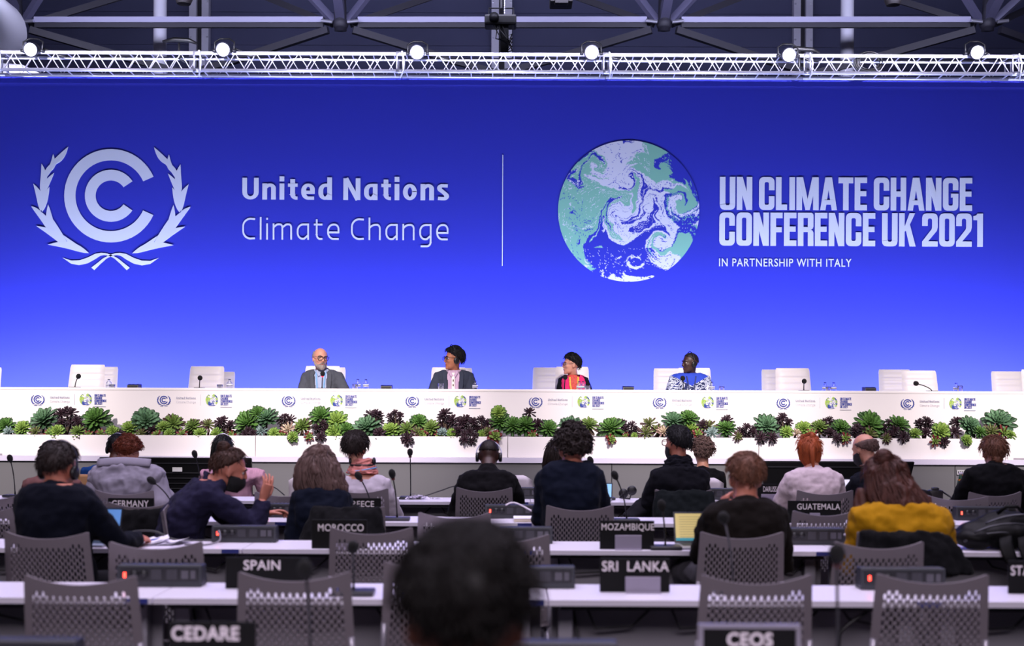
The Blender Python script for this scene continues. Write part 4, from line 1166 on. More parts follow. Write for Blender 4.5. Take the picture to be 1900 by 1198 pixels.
chair('B3', 612, 765, 977, 'empty grey perforated chair between the MOROCCO sign and the blurred head', 2)
chair('B4', 860, 1016, 990, 'grey perforated chair mostly behind the blurred head, its right corner showing', 3)
chair('B5', 1297, 1455, 985, 'grey perforated chair of the short-haired man with the yellow-screened laptop', 2)
chair('B6', 1546, 1715, 1003, 'empty grey perforated chair overlapping the black coat of the yellow jumper woman', 2)
chair('B7', 1598, 1748, 986, 'chair of the woman in yellow, hidden under a black coat', -6)
chair('C0', 196, 326, 930, 'chair left of the bun-haired man, hidden under a black coat', 2)
chair('C1', 777, 908, 949, 'empty grey perforated chair above the blurred head', 2)
chair('C2', 1013, 1138, 936, 'grey perforated chair of the curly-haired man at the MOZAMBIQUE sign', 2)
chair('C3', 585, 714, 938, 'chair of the long-haired woman, hidden under a dark coat at the MOROCCO sign')
chair('C4', 1462, 1592, 945, 'grey perforated chair left of the woman in yellow, below the GUATEMALA sign', 12)
chair('C5', -105, 26, 940, 'grey perforated chair at the left edge beside the dark-suited man')
chair('C6', 262, 386, 941, 'grey perforated chair of the bun-haired man, seen from its side behind his back', -78)
chair('D0', -74, 32, 917, 'grey perforated chair of the front row at the left edge')
chair('D1', 176, 285, 908, 'grey perforated chair under the grey coat at the GERMANY sign')
chair('D2', 474, 581, 911, 'empty grey perforated chair just left of the long-haired woman', 2)
chair('D3', 612, 721, 905, 'grey perforated chair of the woman with the pink scarf at the GREECE sign', 2)
chair('D4', 847, 951, 903, 'grey perforated chair of the man with headphones and bowed head', -2)
chair('D5', 1478, 1583, 908, 'grey perforated chair of the red-haired woman at the GUATEMALA sign', 2)
chair('D6', 1733, 1831, 918, 'empty grey perforated chair turned aside, left of the last one at right', -24)
chair('D7', 1797, 1891, 911, 'grey perforated chair of the woman in black at the far right', 10)
chair('D8', 1215, 1321, 907, 'chair of the scarf-wearing man, hidden under a dark coat')
chair('D9', 1600, 1700, 911, 'chair of the bald masked man, hidden behind the woman in yellow')
chair('D10', 40, 146, 908, 'chair of the person in the brown top, hidden behind the dark-suited man')

# white chairs before the front row
m_wch = mat('white_chair', 'e9dfe6', .5)
def wchair_proto():
    t = thing('white_chair', 'x', 'chair')
    g = G(); n = 10; vs = []
    for dy in (0, .02):
        for k in range(9):
            q = k/8
            for i in range(n+1):
                u = i/n*2-1; ww = .215*(1-.28*max(0, (q-.86)/.14)**2)
                vs.append((u*ww, -.035*(1-u*u)-.07*q+dy, .45+.40*q-.012*max(0, abs(u)-.85)/.15*(q > .9)))
    N = 9*(n+1); fs = []
    for k in range(8):
        for i in range(n):
            a = k*(n+1)+i; fs += [(a, a+1, a+n+2, a+n+1), (N+a, N+a+n+1, N+a+n+2, N+a+1)]
    for k in range(8):
        for i in (0, n): a = k*(n+1)+i; fs.append((a, a+n+1, N+a+n+1, N+a))
    for i in range(n): a = 8*(n+1)+i; fs.append((a, a+1, N+a+1, N+a))
    g.add(vs, fs); g.build('backrest', m_wch, t, True)
    g = G(); g.box(-.215, .215, .0, .42, .425, .452, .012); g.build('seat', m_wch, t)
    for sx in (-1, 1):
        for a, b in (((.18*sx, .04, .43), (.215*sx, -.04, 0)), ((.18*sx, .36, .43), (.21*sx, .42, 0))):
            g = G(); g.tube([a, b], .012, 8); g.build('leg', m_tube, t, True)
    return t
wp = wchair_proto(); fb = [True]
for px0, px1, py, lab in ((529, 628, 881, 'white chair beyond the front row, left of the woman with the pink scarf'), (898, 993, 881, 'white chair beyond the front row, right of the bowed headphone man'), (1252, 1347, 886, 'white chair of the brown-curled person beyond the front row')):
    s = (py-((px0+px1)/2-950)*ROLL-HZ)/(EYE-.85); Y = F/s; c = at((px0+px1)/2, py, Y); loc = (c.x, Y+.07, 0)
    o = wp if fb[0] else dup(wp, loc); fb[0] = False; o.location = loc; o['label'] = lab; o['group'] = 'white chairs before the front row'
g = G(); q = at(163, 880, 10.6); g.box(q.x-.09, q.x+.10, 10.6, 10.64, .45, q.z, .02); g.box(q.x-.12, q.x+.12, 10.62, 11.0, .43, .46, .01)
t = thing('wooden_chair', 'chair with a tan wooden back behind the grey coat at the left', 'chair', (q.x, 10.6, 0))
m_tan = mat('tan_wood', 'b98a5c', .5, var=.15, vscale=8, stretch=(1, 1, 8))
o = g.build('back_and_seat', m_tan, t)
for sx in (-1, 1):
    for y in (10.64, 10.98):
        g = G(); g.tube([(q.x+sx*.1, y, .44), (q.x+sx*.12, y, 0)], .012, 8); g.build('leg', m_tan, t)

# ------------------------------------------------------------------ name signs
m_sign = mat('sign_black', '050506', .7, spec=.2); m_let = mat('sign_letters', 'd8cfd2', .6); m_foot = mat('sign_foot', '8d8697', .4, .2)
def sign(txt, px0, px1, py0, py1, tx0, tx1, ty0, ty1, r, label, foot=None, dy=.05, off=.012, spacing=1.05, fr=False):
    Y = ROWS[r]+dy
    x0, x1, z0, z1 = px_box(px0, px1, py0, py1, Y)
    z0 = max(z0, TZ)
    if abs(z0-TZ) < .05: z0 = TZ
    t = thing('name_sign', label, 'sign', ((x0+x1)/2, Y, TZ), 'black country name signs')
    g = G(); g.box(x0, x1, Y, Y+.014, TZ, z1, .003); g.build('panel', m_sign, t)
    g = G(); text_fit(g, txt, *px_box(tx0, tx1, ty0, ty1, Y-.002), Y-.002, offset=off, spacing=spacing); g.build('lettering', m_let, t)
    g = G()
    if foot: f0, f1, fz0, fz1 = px_box(foot[0], foot[1], foot[3], foot[2], Y)
    else: f0, f1, fz1 = x0+(x1-x0)*.33, x0+(x1-x0)*.72, TZ+.03
    if foot: fz1 = at(foot[0], foot[2], Y).z
    g.box(f0, f1, Y-.012, Y-.002, TZ, fz1, .002); g.box(f0, f1, Y-.045, Y+.06, TZ, TZ+.004); g.build('foot', m_foot, t)
    if fr:
        g = G(); b = .012
        g.box(x0-b, x0, Y-.006, Y+.018, TZ, z1+b); g.box(x1, x1+b, Y-.006, Y+.018, TZ, z1+b); g.box(x0, x1, Y-.006, Y+.018, z1, z1+b); g.build('frame', m_tube, t)
sign('GERMANY', 200, 285, 924, 948, 207.5, 276, 928, 940, 'C', 'black sign reading GERMANY behind the dark-suited man')
sign('GREECE', 637, 707, 924, 950, 642, 694, 929, 940, 'C', 'black sign reading GREECE behind the woman with the pink scarf')
sign('GUATEMALA', 1462, 1561, 929, 960, 1479, 1559, 934, 945, 'C', 'black sign reading GUATEMALA behind the red-haired woman', (1502, 1521, 951, 960))
sign('MOROCCO', 578, 681, 964, 1004, 590, 675, 972, 985, 'B', 'black sign reading MOROCCO beside the dark coat', dy=.02)
sign('MOZAMBIQUE', 1113, 1214, 966, 1004, 1116, 1214, 971, 985.5, 'B', 'black sign reading MOZAMBIQUE left of the yellow-screened laptop', (1141, 1190, 992, 1004))
sign('SPAIN', 418, 572, 1034, 1083, 452, 520, 1039, 1057, 'A', 'black sign reading SPAIN at the left', dy=.25)
sign('SRI  LANKA', 1113, 1243, 1036, 1083, 1117, 1241, 1041, 1059.5, 'A', 'black sign reading SRI LANKA right of the blurred head', (1160, 1225, 1069, 1083), dy=.2)
sign('STATE', 1872, 1970, 1040, 1085, 1875.5, 1935, 1049, 1067, 'A', 'black sign with the letters STA cut off by the right edge', dy=.2)
sign('CEDARE', 312, 474, 1154, 1240, 318, 444, 1161.5, 1188, 'Z', 'black sign reading CEDARE at the bottom left', dy=.28, off=.03)
sign('CEOS', 1304, 1477, 1166, 1240, 1349, 1434, 1173, 1199, 'Z', 'framed black sign reading CEOS at the bottom right', dy=.28, off=.03, fr=True)
q = at(1437, 908, 9.86)
sign('DARUSSALAM', 1398, 1462, 898, 925, 1416, 1459, 902, 912, 'D', 'black sign reading DARUSSALAM before the right floor monitor', (1412, 1446, 916, 925), dy=.06)

# ------------------------------------------------------------------ microphones on the delegate tables
def hallmic(r, bx, tx, ty, label, dy=.28, tdy=-.05, rr=1.0, ring=None):
    Y = ROWS[r]+dy; b = at(bx, 900, Y); b.z = TZ; p = at(tx, ty, Y+tdy)
    gooseneck('table_microphone', b, p, label, 'table microphones', rr, ring, (.085, .06, .022))
m_dimred = mat('dim_red', '5a1416', .5)
hallmic('D', 28, 20, 856, 'gooseneck microphone at the left edge before the stage fascia', .25)
hallmic('D', 374, 363, 848, 'gooseneck microphone in front of the left floor monitor', .25)
hallmic('D', 762, 761, 845, 'tall gooseneck microphone standing alone on the front row, before the fascia', .25, ring=m_dimred)
hallmic('D', 1122, 1099, 858, 'gooseneck microphone right of the curly-haired man', .25)
hallmic('C', 737, 729, 886, 'gooseneck microphone on a flat base right of the GREECE sign', .12, ring=m_dimred)
hallmic('C', 691, 669, 889, 'gooseneck microphone before the woman with the pink scarf', .25, ring=m_dimred)
hallmic('C', 1163, 1144, 888, 'gooseneck microphone on a flat base left of the scarf-wearing man', .1)
hallmic('C', 325, 287, 896, 'gooseneck microphone in front of the grey coat', .28)
hallmic('B', 1235, 1229, 945, 'gooseneck microphone on a flat base left of the yellow-screened laptop', .06)
hallmic('A', 1362, 1344, 965, 'blurred gooseneck microphone before the short-haired man at his chair', .2, -.3, 1.0)
hallmic('A', 657, 655, 1022, 'blurred gooseneck microphone before the chair left of the blurred head', .1, -.1, 1.0)
hallmic('Z', 578, 568, 1070, 'very blurred gooseneck microphone before the chair below the SPAIN sign', .3, -.1, 1.0)
hallmic('Z', 1556, 1553, 1042, 'very blurred gooseneck microphone between the two nearest right chairs', .3, -.1, 1.0, m_dimred)
hallmic('C', 1895, 1882, 949, 'gooseneck microphone above the backpack at the right edge', .1)

# ------------------------------------------------------------------ laptops
def laptop(px0, px1, py0, Y, label, screen_cols, yaw=0, base_d=.22, toward=True, lidcol='9a9aa2'):
    a, b = at(px0, py0, Y), at(px1, py0, Y); cx = (a.x+b.x)/2; w_ = b.x-a.x; h = a.z-TZ-.012
    t = thing('laptop', label, 'laptop', (cx, Y, TZ), 'open laptops')
    g = G(); g.box(-w_/2, w_/2, -base_d if toward else 0, 0 if toward else base_d, .002, .014, .004); o = g.build('base', mat('laptop_'+lidcol, lidcol, .35, .4), t, off=False)
    g = G(); s = -1 if toward else 1
    if toward:
        g.box(-w_/2+.02, w_/2-.02, -base_d*.62, -base_d*.1, .0142, .0155); g.build('keyboard', m_black, t, off=False)
    g = G(); lean = .05*(1 if toward else -1)
    def pane(x0, x1, z0, z1, y0, y1): g.add([(x, y+lean*z/h, z+.012) for y in (y0, y1) for x, z in ((x0, z0), (x1, z0), (x1, z1), (x0, z1))], [(0, 1, 2, 3), (7, 6, 5, 4), (0, 4, 5, 1), (1, 5, 6, 2), (2, 6, 7, 3), (3, 7, 4, 0)])
    pane(-w_/2, w_/2, 0, h, 0, .008); g.build('lid', mat('laptop_bezel', '17181c', .4) if toward else mat('laptop_'+lidcol, lidcol, .35, .4), t, off=False)
    if toward:
        g = G(); pane(-w_/2+.008, w_/2-.008, .014, h-.008, -.0015, .0); g.build('screen', screen_cols[0], t, off=False)
        if len(screen_cols) > 1:
            g = G(); pane(-w_/2+.008, w_/2-.008, .014, .014+h*.09, -.0022, -.0014); g.build('screen_taskbar', screen_cols[1], t, off=False)
            g = G()
            for k in range(9): pane(-w_/2+.03, -w_/2+.03+(w_-.07)*(.5+.45*((k*7) % 5)/5), h*(.2+.08*k), h*(.2+.08*k)+.003, -.0022, -.0014)
            g.build('screen_text', screen_cols[2], t, off=False)
    t.rotation_euler = (0, 0, math.radians(yaw))
    return t
def emis(n, col, s):
    return mat(n, col, .4, emit=s, spec=.3)
sy = emis('screen_yellow', 'b8a868', .5); st = emis('screen_teal', '2d7f8a', .5); sx_ = emis('screen_grey', '8f8454', .4)
sb = emis('screen_blue', '5580b8', .6)
laptop(1252, 1346, 951, 6.86, 'laptop with a pale yellow screen in front of the short-haired man', (sy, st, sx_), 3)
laptop(148, 223, 943, 6.85, 'laptop with a blue screen in front of the dark-suited man', (sb,), -6)
laptop(1088, 1136, 896, 10.0, 'laptop with a light blue screen right of the curly-haired man', (emis('screen_cyan', '7fb0d8', .8),), -8)
laptop(1568, 1634, 888, 9.95, 'white laptop before the bald masked man', (emis('screen_white', 'd9d6e4', .7),), 4, lidcol='d8d4dc')

# ------------------------------------------------------------------ loose things on the tables
def sheet_stack(cx, cy, w_, d_, n, rot, name, label, cat, m, dz=.0012, curl=.0):
    g = G(); rn = random.Random(hash(label) % 999 if False else len(label))
    for k in range(n):
        a = rot+rn.uniform(-.15, .15); ox, oy = rn.uniform(-.02, .02), rn.uniform(-.02, .02); z = TZ+.002+k*dz
        P = []
        for i in range(7):
            for j in (0, 1):
                u, v = (i/6-.5)*w_, (j-.5)*d_
                zz = z+curl*(abs(u)/w_*2)**2*(1+.5*k)+.004*math.sin(i*1.3+k)*curl*20
                P.append((cx+ox+u*math.cos(a)-v*math.sin(a), cy+oy+u*math.sin(a)+v*math.cos(a), zz))
        g.add(P, [(2*i, 2*i+2, 2*i+3, 2*i+1) for i in range(6)])
    o = g.build(name, m, loc=(cx, cy, TZ)); tag(o, label, cat); return o
m_paper = mat('paper', 'e8e4f0', .7)
q = at(262, 1003, 6.80); sheet_stack(q.x, 6.80, .26, .19, 5, .35, 'paper_sheets', 'loose white papers on the table right of the dark-suited man, left pile', 'paper', m_paper, .002, .010)
q = at(305, 1003, 6.82); sheet_stack(q.x, 6.84, .21, .16, 3, -.2, 'paper_sheets', 'loose white papers beside the dark-suited man, right pile', 'paper', m_paper, .002, .010)
q = at(305, 1003, 6.9); g = G(); g.tube([(q.x-.06, 6.80, TZ+.022), (q.x+.01, 6.9, TZ+.026)], .004, 8); o = g.build('pen', mat('pen_blue', '3d4f9c', .4), loc=(q.x, 6.85, TZ)); tag(o, 'blue pen lying on the loose papers at the left', 'pen')
for px, Y, lab in ((205, 10.0, None), (983, 8.22, 'closed notebook with white pages left of the MOZAMBIQUE chair')):
    if not lab: continue
    q = at(px, 960, Y); t = thing('notebook', lab, 'notebook', (q.x, Y, TZ))
    g = G(); g.box(q.x-.105, q.x+.105, Y-.09, Y+.09, TZ+.002, TZ+.022, .003); g.build('pages', mat('notebook_pages', 'd9cdb6', .7), t)
    g = G(); g.box(q.x-.108, q.x+.108, Y-.093, Y+.093, TZ+.022, TZ+.026, .001); g.build('cover', m_paper, t)
q = at(773, 921, 10.0); g = G(); rn = random.Random(4)
for k in range(60):
    x, y = q.x+rn.gauss(0, .07), 10.0+rn.gauss(0, .03); z = TZ+.004+rn.random()*.035*max(0, 1-abs(x-q.x)/.16); s = .03
    g.add([(x+rn.uniform(-s, s), y+rn.uniform(-s, s)*.6, max(TZ+.002, z+rn.uniform(-.015, .012))) for _ in range(4)], [(0, 1, 2), (1, 2, 3)])
o = g.build('plastic_bag', mat('plastic', 'c9c2d6', .15, spec=.8), loc=(q.x, 10, TZ)); tag(o, 'crumpled clear plastic bag on the front row table', 'bag')
q = at(752, 924, 10.0); g = G(); g.box(q.x-.05, q.x+.03, 9.96, 10.02, TZ+.001, TZ+.014, .004); o = g.build('mobile_phone', m_black, loc=(q.x, 10, TZ)); tag(o, 'black phone lying beside the crumpled plastic bag', 'phone')
q = at(1216, 1013, 6.75); g = G(); g.box(q.x-.08, q.x+.06, 6.70, 6.77, TZ+.001, TZ+.012, .004); o = g.build('mobile_phone', m_black, loc=(q.x, 6.7, TZ)); tag(o, 'black phone beside the microphone base left of the yellow-screened laptop', 'phone')
q = at(1441, 928, 9.9); g = G(); g.rings([((q.x-.07+.14*s, 9.9+.01*s, TZ+.016), (0, .02, 0), (0, 0, .003+.011*math.sin(PI*s))) for s in np.linspace(0, 1, 7)], 10)
o = g.build('snack_packet', mat('packet', '4d3a5c', .3, var=.6, vscale=30), smooth=True, loc=(q.x, 9.9, TZ)); tag(o, 'dark shiny snack packet below the DARUSSALAM sign', 'packet')
q = at(1725, 931, 9.3); g = G(); g.box(-.2, .12, -.09, .09, 0, .012, .003)
q = at(1722, 929, 10.0); t = thing('wooden_box', 'flat brown wooden box on the front row beside the camera', 'box', (q.x, 9.93, TZ)); g = G(); g.box(q.x-.09, q.x+.09, 9.86, 10.0, TZ+.002, TZ+.022, .003); g.build('body', m_tan, t)
# camera on the front row
q = at(1728, 915, 10.02); t = thing('photo_camera', 'black camera with long lens lying on the front row at right', 'camera', (q.x, 10.08, TZ))
g = G(); g.box(q.x-.0, q.x+.11, 10.05, 10.13, TZ+.002, TZ+.088, .015); g.box(q.x+.03, q.x+.08, 10.06, 10.12, TZ+.085, TZ+.108, .012); o = g.build('body', m_black, t); autosmooth(o)
g = G(); g.tube([(q.x+.0, 10.08, TZ+.05), (q.x-.05, 10.05, TZ+.055), (q.x-.05, 10.05, TZ+.055), (q.x-.115, 10.0, TZ+.06)], [.034, .034, .040, .040], 18); o = g.build('lens', m_dark, t); autosmooth(o)
g = G(); g.tube([(q.x+.1, 10.08, TZ+.08), (q.x+.16, 10.0, TZ+.03), (q.x+.12, 9.96, TZ+.01), (q.x+.03, 9.99, TZ+.012)], .007, 6); g.build('strap', m_black, t, True)
# bottle with floral sleeve
q = at(1783, 915, 10.05); zt_ = at(1783, 876, 10.05).z
t = thing('drink_bottle', 'green bottle with an orange floral pattern beside the woman in black', 'bottle', (q.x, 10.05, TZ)); h = zt_-TZ
m_flor = bpy.data.materials.new('floral_green'); m_flor.use_nodes = True
nt = m_flor.node_tree; b_ = nt.nodes['Principled BSDF']; b_.inputs['Roughness'].default_value = .35
tc = nt.nodes.new('ShaderNodeTexCoord'); vo = nt.nodes.new('ShaderNodeTexVoronoi'); vo.inputs['Scale'].default_value = 38
cr = nt.nodes.new('ShaderNodeValToRGB'); cr.color_ramp.interpolation = 'CONSTANT'
cr.color_ramp.elements[0].color = (*lin('c87a1e'), 1); cr.color_ramp.elements[1].position = .33; cr.color_ramp.elements[1].color = (*lin('23452c'), 1)
nt.links.new(tc.outputs['Object'], vo.inputs['Vector']); nt.links.new(vo.outputs['Distance'], cr.inputs['Fac']); nt.links.new(cr.outputs['Color'], b_.inputs['Base Color'])
g = G(); g.lathe([(0, 0), (.034, 0), (.035, .02*h/.18), (.035, h*.55), (.028, h*.72), (.017, h*.86), (.015, h*.94)], (q.x, 10.05, TZ), 18); g.build('body', m_flor, t, True)
g = G(); g.lathe([(.017, h*.93), (.0175, h*.94), (.0175, h), (0, h)], (q.x, 10.05, TZ), 14); g.build('cap', mat('bottle_cap', 'c2b8c4', .4), t, True)
# headset resting on the front row
q = at(1172, 916, 10.05); t = thing('headset', 'black headset lying on the front row left of the scarf-wearing man', 'headphones', (q.x, 10.05, TZ))
g = G(); g.lathe([(.01, -.015), (.036, -.012), (.04, 0), (.036, .014), (.01, .016)], (q.x, 10.03, TZ+.075), 18, 'Y'); o = g.build('ear_cup', m_black, t, True)
g = G(); g.lathe([(.01, -.015), (.036, -.012), (.04, 0), (.036, .014), (.01, .016)], (q.x-.06, 10.12, TZ+.045), 18, 'Y'); o = g.build('ear_cup', m_black, t, True)
g = G(); g.tube([(q.x-.06, 10.1, TZ+.05), (q.x-.09, 10.1, TZ+.012), (q.x-.02, 10.0, TZ+.011), (q.x, 10.03, TZ+.07)], .007, 8); g.build('headband', m_dark, t, True)
# small equipment cables lying on tables
def cable(pts, r, label, m=None):
    P = []
    pts = [Vector(p) for p in pts]
    for i in range(len(pts)-1):
        p0, p1, p2, p3 = pts[max(0, i-1)], pts[i], pts[i+1], pts[min(len(pts)-1, i+2)]
        for s in np.linspace(0, 1, 7)[:-1]:
            P.append(.5*((2*p1)+(p2-p0)*s+(2*p0-5*p1+4*p2-p3)*s*s+(3*p1-p0-3*p2+p3)*s**3))
    P.append(pts[-1]); g = G(); g.tube(P, r, 7)
    o = g.build('cable', m or m_black, smooth=True, loc=pts[0]); tag(o, label, 'cable'); return o
m_wcab = mat('white_cable', 'cfc6d0', .5)
q0 = at(938, 937, 8.38); q1 = at(955, 934, 8.45); q2 = at(988, 945, 8.4); q3 = at(1003, 955, 8.3)
cable([(q0.x, 8.385, q0.z), (q1.x, 8.40, q1.z+.01), (q2.x, 8.36, TZ+.05), (q3.x, 8.28, TZ+.006)], .006, 'white cable plugged into the power box right of the headphone man', m_wcab)
q0 = at(404, 987, 6.89)
cable([(q0.x, 6.89, TZ+.055), (q0.x+.02, 6.84, TZ+.07), (q0.x+.03, 6.80, TZ+.02), (q0.x-.03, 6.74, TZ+.006), (q0.x-.15, 6.76, TZ+.006)], .005, 'grey cable looping from the power box before the bun-haired man', mat('grey_cable', '77737c', .5))
q0 = at(1583, 990, 6.89); cable([(q0.x-.05, 6.89, TZ+.06), (q0.x-.0, 6.83, TZ+.075), (q0.x+.03, 6.75, TZ+.03), (q0.x+.05, 6.7, TZ+.006)], .006, 'white cable at the power box left of the woman in yellow', m_wcab)
q0 = at(783, 915, 10.1); q1 = at(850, 905, 10.1); cable([(q0.x, 10.1, TZ+.01), ((q0.x+q1.x)/2, 10.12, TZ+.06), (q1.x, 10.1, TZ+.10), (q1.x+.1, 10.1, TZ+.01)], .005, 'black cable arching over the front row left of the headphone man')
q0 = at(490, 905, 10.1); q1 = at(528, 912, 10.1); cable([(q0.x-.05, 10.1, TZ+.006), (q0.x, 10.1, TZ+.075), (q0.x+.08, 10.1, TZ+.085), (q1.x, 10.1, TZ+.02)], .005, 'black cable arching over the front row left of the long-haired woman')
q0 = at(270, 1000, 6.95); cable([(q0.x-.15, 6.9, TZ+.006), (q0.x-.08, 6.95, TZ+.05), (q0.x+.05, 6.95, TZ+.055), (q0.x+.18, 6.95, TZ+.006), (q0.x+.4, 6.97, TZ+.006)], .006, 'black cable arching over the papers at the left')
q0 = at(1750, 958, 8.4); cable([(q0.x-.03, 8.4, TZ+.006), (q0.x, 8.38, TZ+.05), (q0.x+.03, 8.36, TZ+.04), (q0.x+.02, 8.34, TZ+.006)], .006, 'orange cable loop on the table right of the woman in yellow', mat('orange_cable', 'c0643a', .5))
for k, (px, r) in enumerate(((1490, 'A'),)):
    q0 = at(px+150, 1150, ROWS[r]); Y = ROWS[r]+.1
    a = at(1635, 1130, Y); b = at(1572, 1160, Y); c = at(1556, 1198, Y)
    cable([(a.x, Y, TZ-.03), (b.x, Y, b.z), (c.x, Y, c.z), (c.x, Y, .2)], .008, 'black cable hanging below the table left of the bottom right chair')

# ------------------------------------------------------------------ backpack
q = at(1850, 1010, 6.72)
t = thing('backpack', 'black shiny backpack on the table at the right edge', 'bag', (q.x, 6.72, TZ))
g = G(); R = random.Random(3)
g.ball((q.x+.05, 6.78, TZ+.085), (.26, .14, .085), 28, 16); g.ball((q.x+.10, 6.80, TZ+.13), (.20, .12, .075), 24, 14); g.ball((q.x-.12, 6.74, TZ+.06), (.11, .10, .06), 20, 12)
me = fuse(g, .009, 4); displace(me, .010, 9, (1, 1, 1), 2, 2)
c_ = co_get(me); c_[:, 2] = np.maximum(c_[:, 2], TZ+.002); co_set(me, c_-np.array([q.x, 6.72, TZ]))
m_bag = mat('nylon_black', '050506', .55, bump=.05, bscale=60, spec=.15); me.materials.append(m_bag); me.polygons.foreach_set('use_smooth', [True]*len(me.polygons)); link('body', me, t)
for x0, lab in ((.02, 0), (.12, 1)):
    g = G(); pts = [(q.x+x0, 6.66, TZ+.09), (q.x+x0-.02, 6.6, TZ+.04), (q.x+x0, 6.58, TZ-.04), (q.x+x0+.05, 6.59, TZ-.10-.03*lab)]
    g.rings([(p, (.035, 0, .008), (0, .006, .002)) for p in pts], 10, e=.6); g.build('strap', m_bag, t, True)
g = G()
for k in range(3): g.tube([(q.x-.2+.05*k+.4*s_, 6.66-.02*k+.01*math.sin(s_*9), TZ+.05+.05*k+.05*math.sin(PI*s_)) for s_ in np.linspace(0, 1, 12)], .006, 6)
g.build('zip', mat('zip_grey', '3a3a40', .35, .4), t, True)
g = G(); g.tube([(q.x+.0, 6.72, TZ+.195), (q.x+.04, 6.70, TZ+.235), (q.x+.10, 6.70, TZ+.235), (q.x+.14, 6.72, TZ+.2)], .010, 8); g.build('grab_handle', m_bag, t, True)
# ------------------------------------------------------------------ people
SKIN = {'light': ('c98f78', 'skin_light'), 'pink': ('b9745f', 'skin_ruddy'), 'tan': ('a8694a', 'skin_tan'), 'brown': ('5a3527', 'skin_brown'), 'dark': ('3a211a', 'skin_dark')}
def skin(k):
    c, n = SKIN[k]; return mat(n, c, .5, bump=.04, bscale=200, var=.08, vscale=20)
def cloth(n, c, rough=.85, **k):
    a = dict(bump=.12, bscale=260, var=.12, vscale=14, sheen=.02, spec=.08); a.update(k); return mat(n, c, rough, **a)
def hairmat(n, c):
    return mat(n, c, .55, bump=.6, bscale=55, stretch=(1, 1, .12), var=.6, vscale=30, spec=.25)

def add_mesh(g, me):
    g.add(co_get(me), [tuple(p.vertices) for p in me.polygons])
def mesh_child(name, me, m, parent, smooth=True):
    b = wloc(parent); co_set(me, co_get(me)-np.array(b, dtype=np.float32))
    me.materials.append(m); me.polygons.foreach_set('use_smooth', [smooth]*len(me.polygons)); me.name = name
    return link(name, me, parent)

def hand(g, wr, fwd, palm, side, curl=.5, spread=.12, s=1.0):
    """wr wrist, fwd along the palm, palm = palm-facing normal, side +1: thumb on fwd x palm side"""
    wr = Vector(wr); f = Vector(fwd).normalized(); n = Vector(palm); n = (n-f*n.dot(f)).normalized(); x = f.cross(n)*side
    def P(a, b, c): return wr+(x*a+f*b+n*c)*s
    g.rings([(P(0, -.02, 0), x*.027*s, n*.020*s), (P(0, .0, 0), x*.027*s, n*.018*s), (P(.0, .03, 0), x*.038*s, n*.017*s), (P(0, .07, 0), x*.042*s, n*.015*s), (P(0, .095, .0), x*.040*s, n*.012*s)], 14)
    for i, (a, L) in enumerate(((.031, .070), (.011, .080), (-.010, .075), (-.030, .058))):
        c = curl*(1+.15*i); d = (f+x*(a/.03*spread)).normalized(); p = P(a, .088, 0); pts = [p]
        ang = 0
        for q in (.42, .32, .26):
            ang += c*.75
            p = p+(d*math.cos(ang)+n*math.sin(ang))*(L*q*s); pts.append(p)
        g.tube([P(a, .07, 0)]+pts, [.0095*s, .0092*s, .0086*s, .0078*s, .0055*s], 8)
    t0 = P(.030, .02, .006); t1 = P(.054, .045, .012); t2 = P(.064, .075, .014+.02*curl); t3 = P(.066, .098, .016+.035*curl)
    g.tube([t0, t1, t2, t3], [.015*s, .0125*s, .0105*s, .007*s], 8)

def head_shapes(g, H, R, s, nose=True):
    """skull, face, nose, ears; local +Y is where the face looks"""
    def T(p): return H+R @ (Vector(p)*s)
    def B(c, r, n=18, m=14): g.ball(T(c), [q*s for q in r], n, m, R)
    B((0, -.008, .030), (.076, .095, .090), 24, 18); B((0, .022, -.012), (.065, .074, .094), 24, 18)
    B((0, .040, -.068), (.050, .052, .040)); B((0, .076, -.092), (.024, .022, .020)); B((0, .078, .032), (.050, .020, .012))
    for x in (-1, 1):
        B((x*.036, .072, -.018), (.022, .02, .016)); B((x*.076, -.004, -.006), (.010, .019, .032)); B((x*.081, -.010, .004), (.006, .012, .020))
    if nose:
        g.rings([(T((0, .088, .026)), R @ Vector((.009*s, 0, 0)), R @ Vector((0, .010*s, 0))), (T((0, .098, .0)), R @ Vector((.011*s, 0, 0)), R @ Vector((0, .014*s, 0))),
                 (T((0, .103, -.020)), R @ Vector((.017*s, 0, 0)), R @ Vector((0, .017*s, 0))), (T((0, .094, -.032)), R @ Vector((.014*s, 0, 0)), R @ Vector((0, .012*s, 0)))], 12)
        B((0, .092, -.054), (.023, .009, .006)); B((0, .090, -.065), (.020, .009, .007))

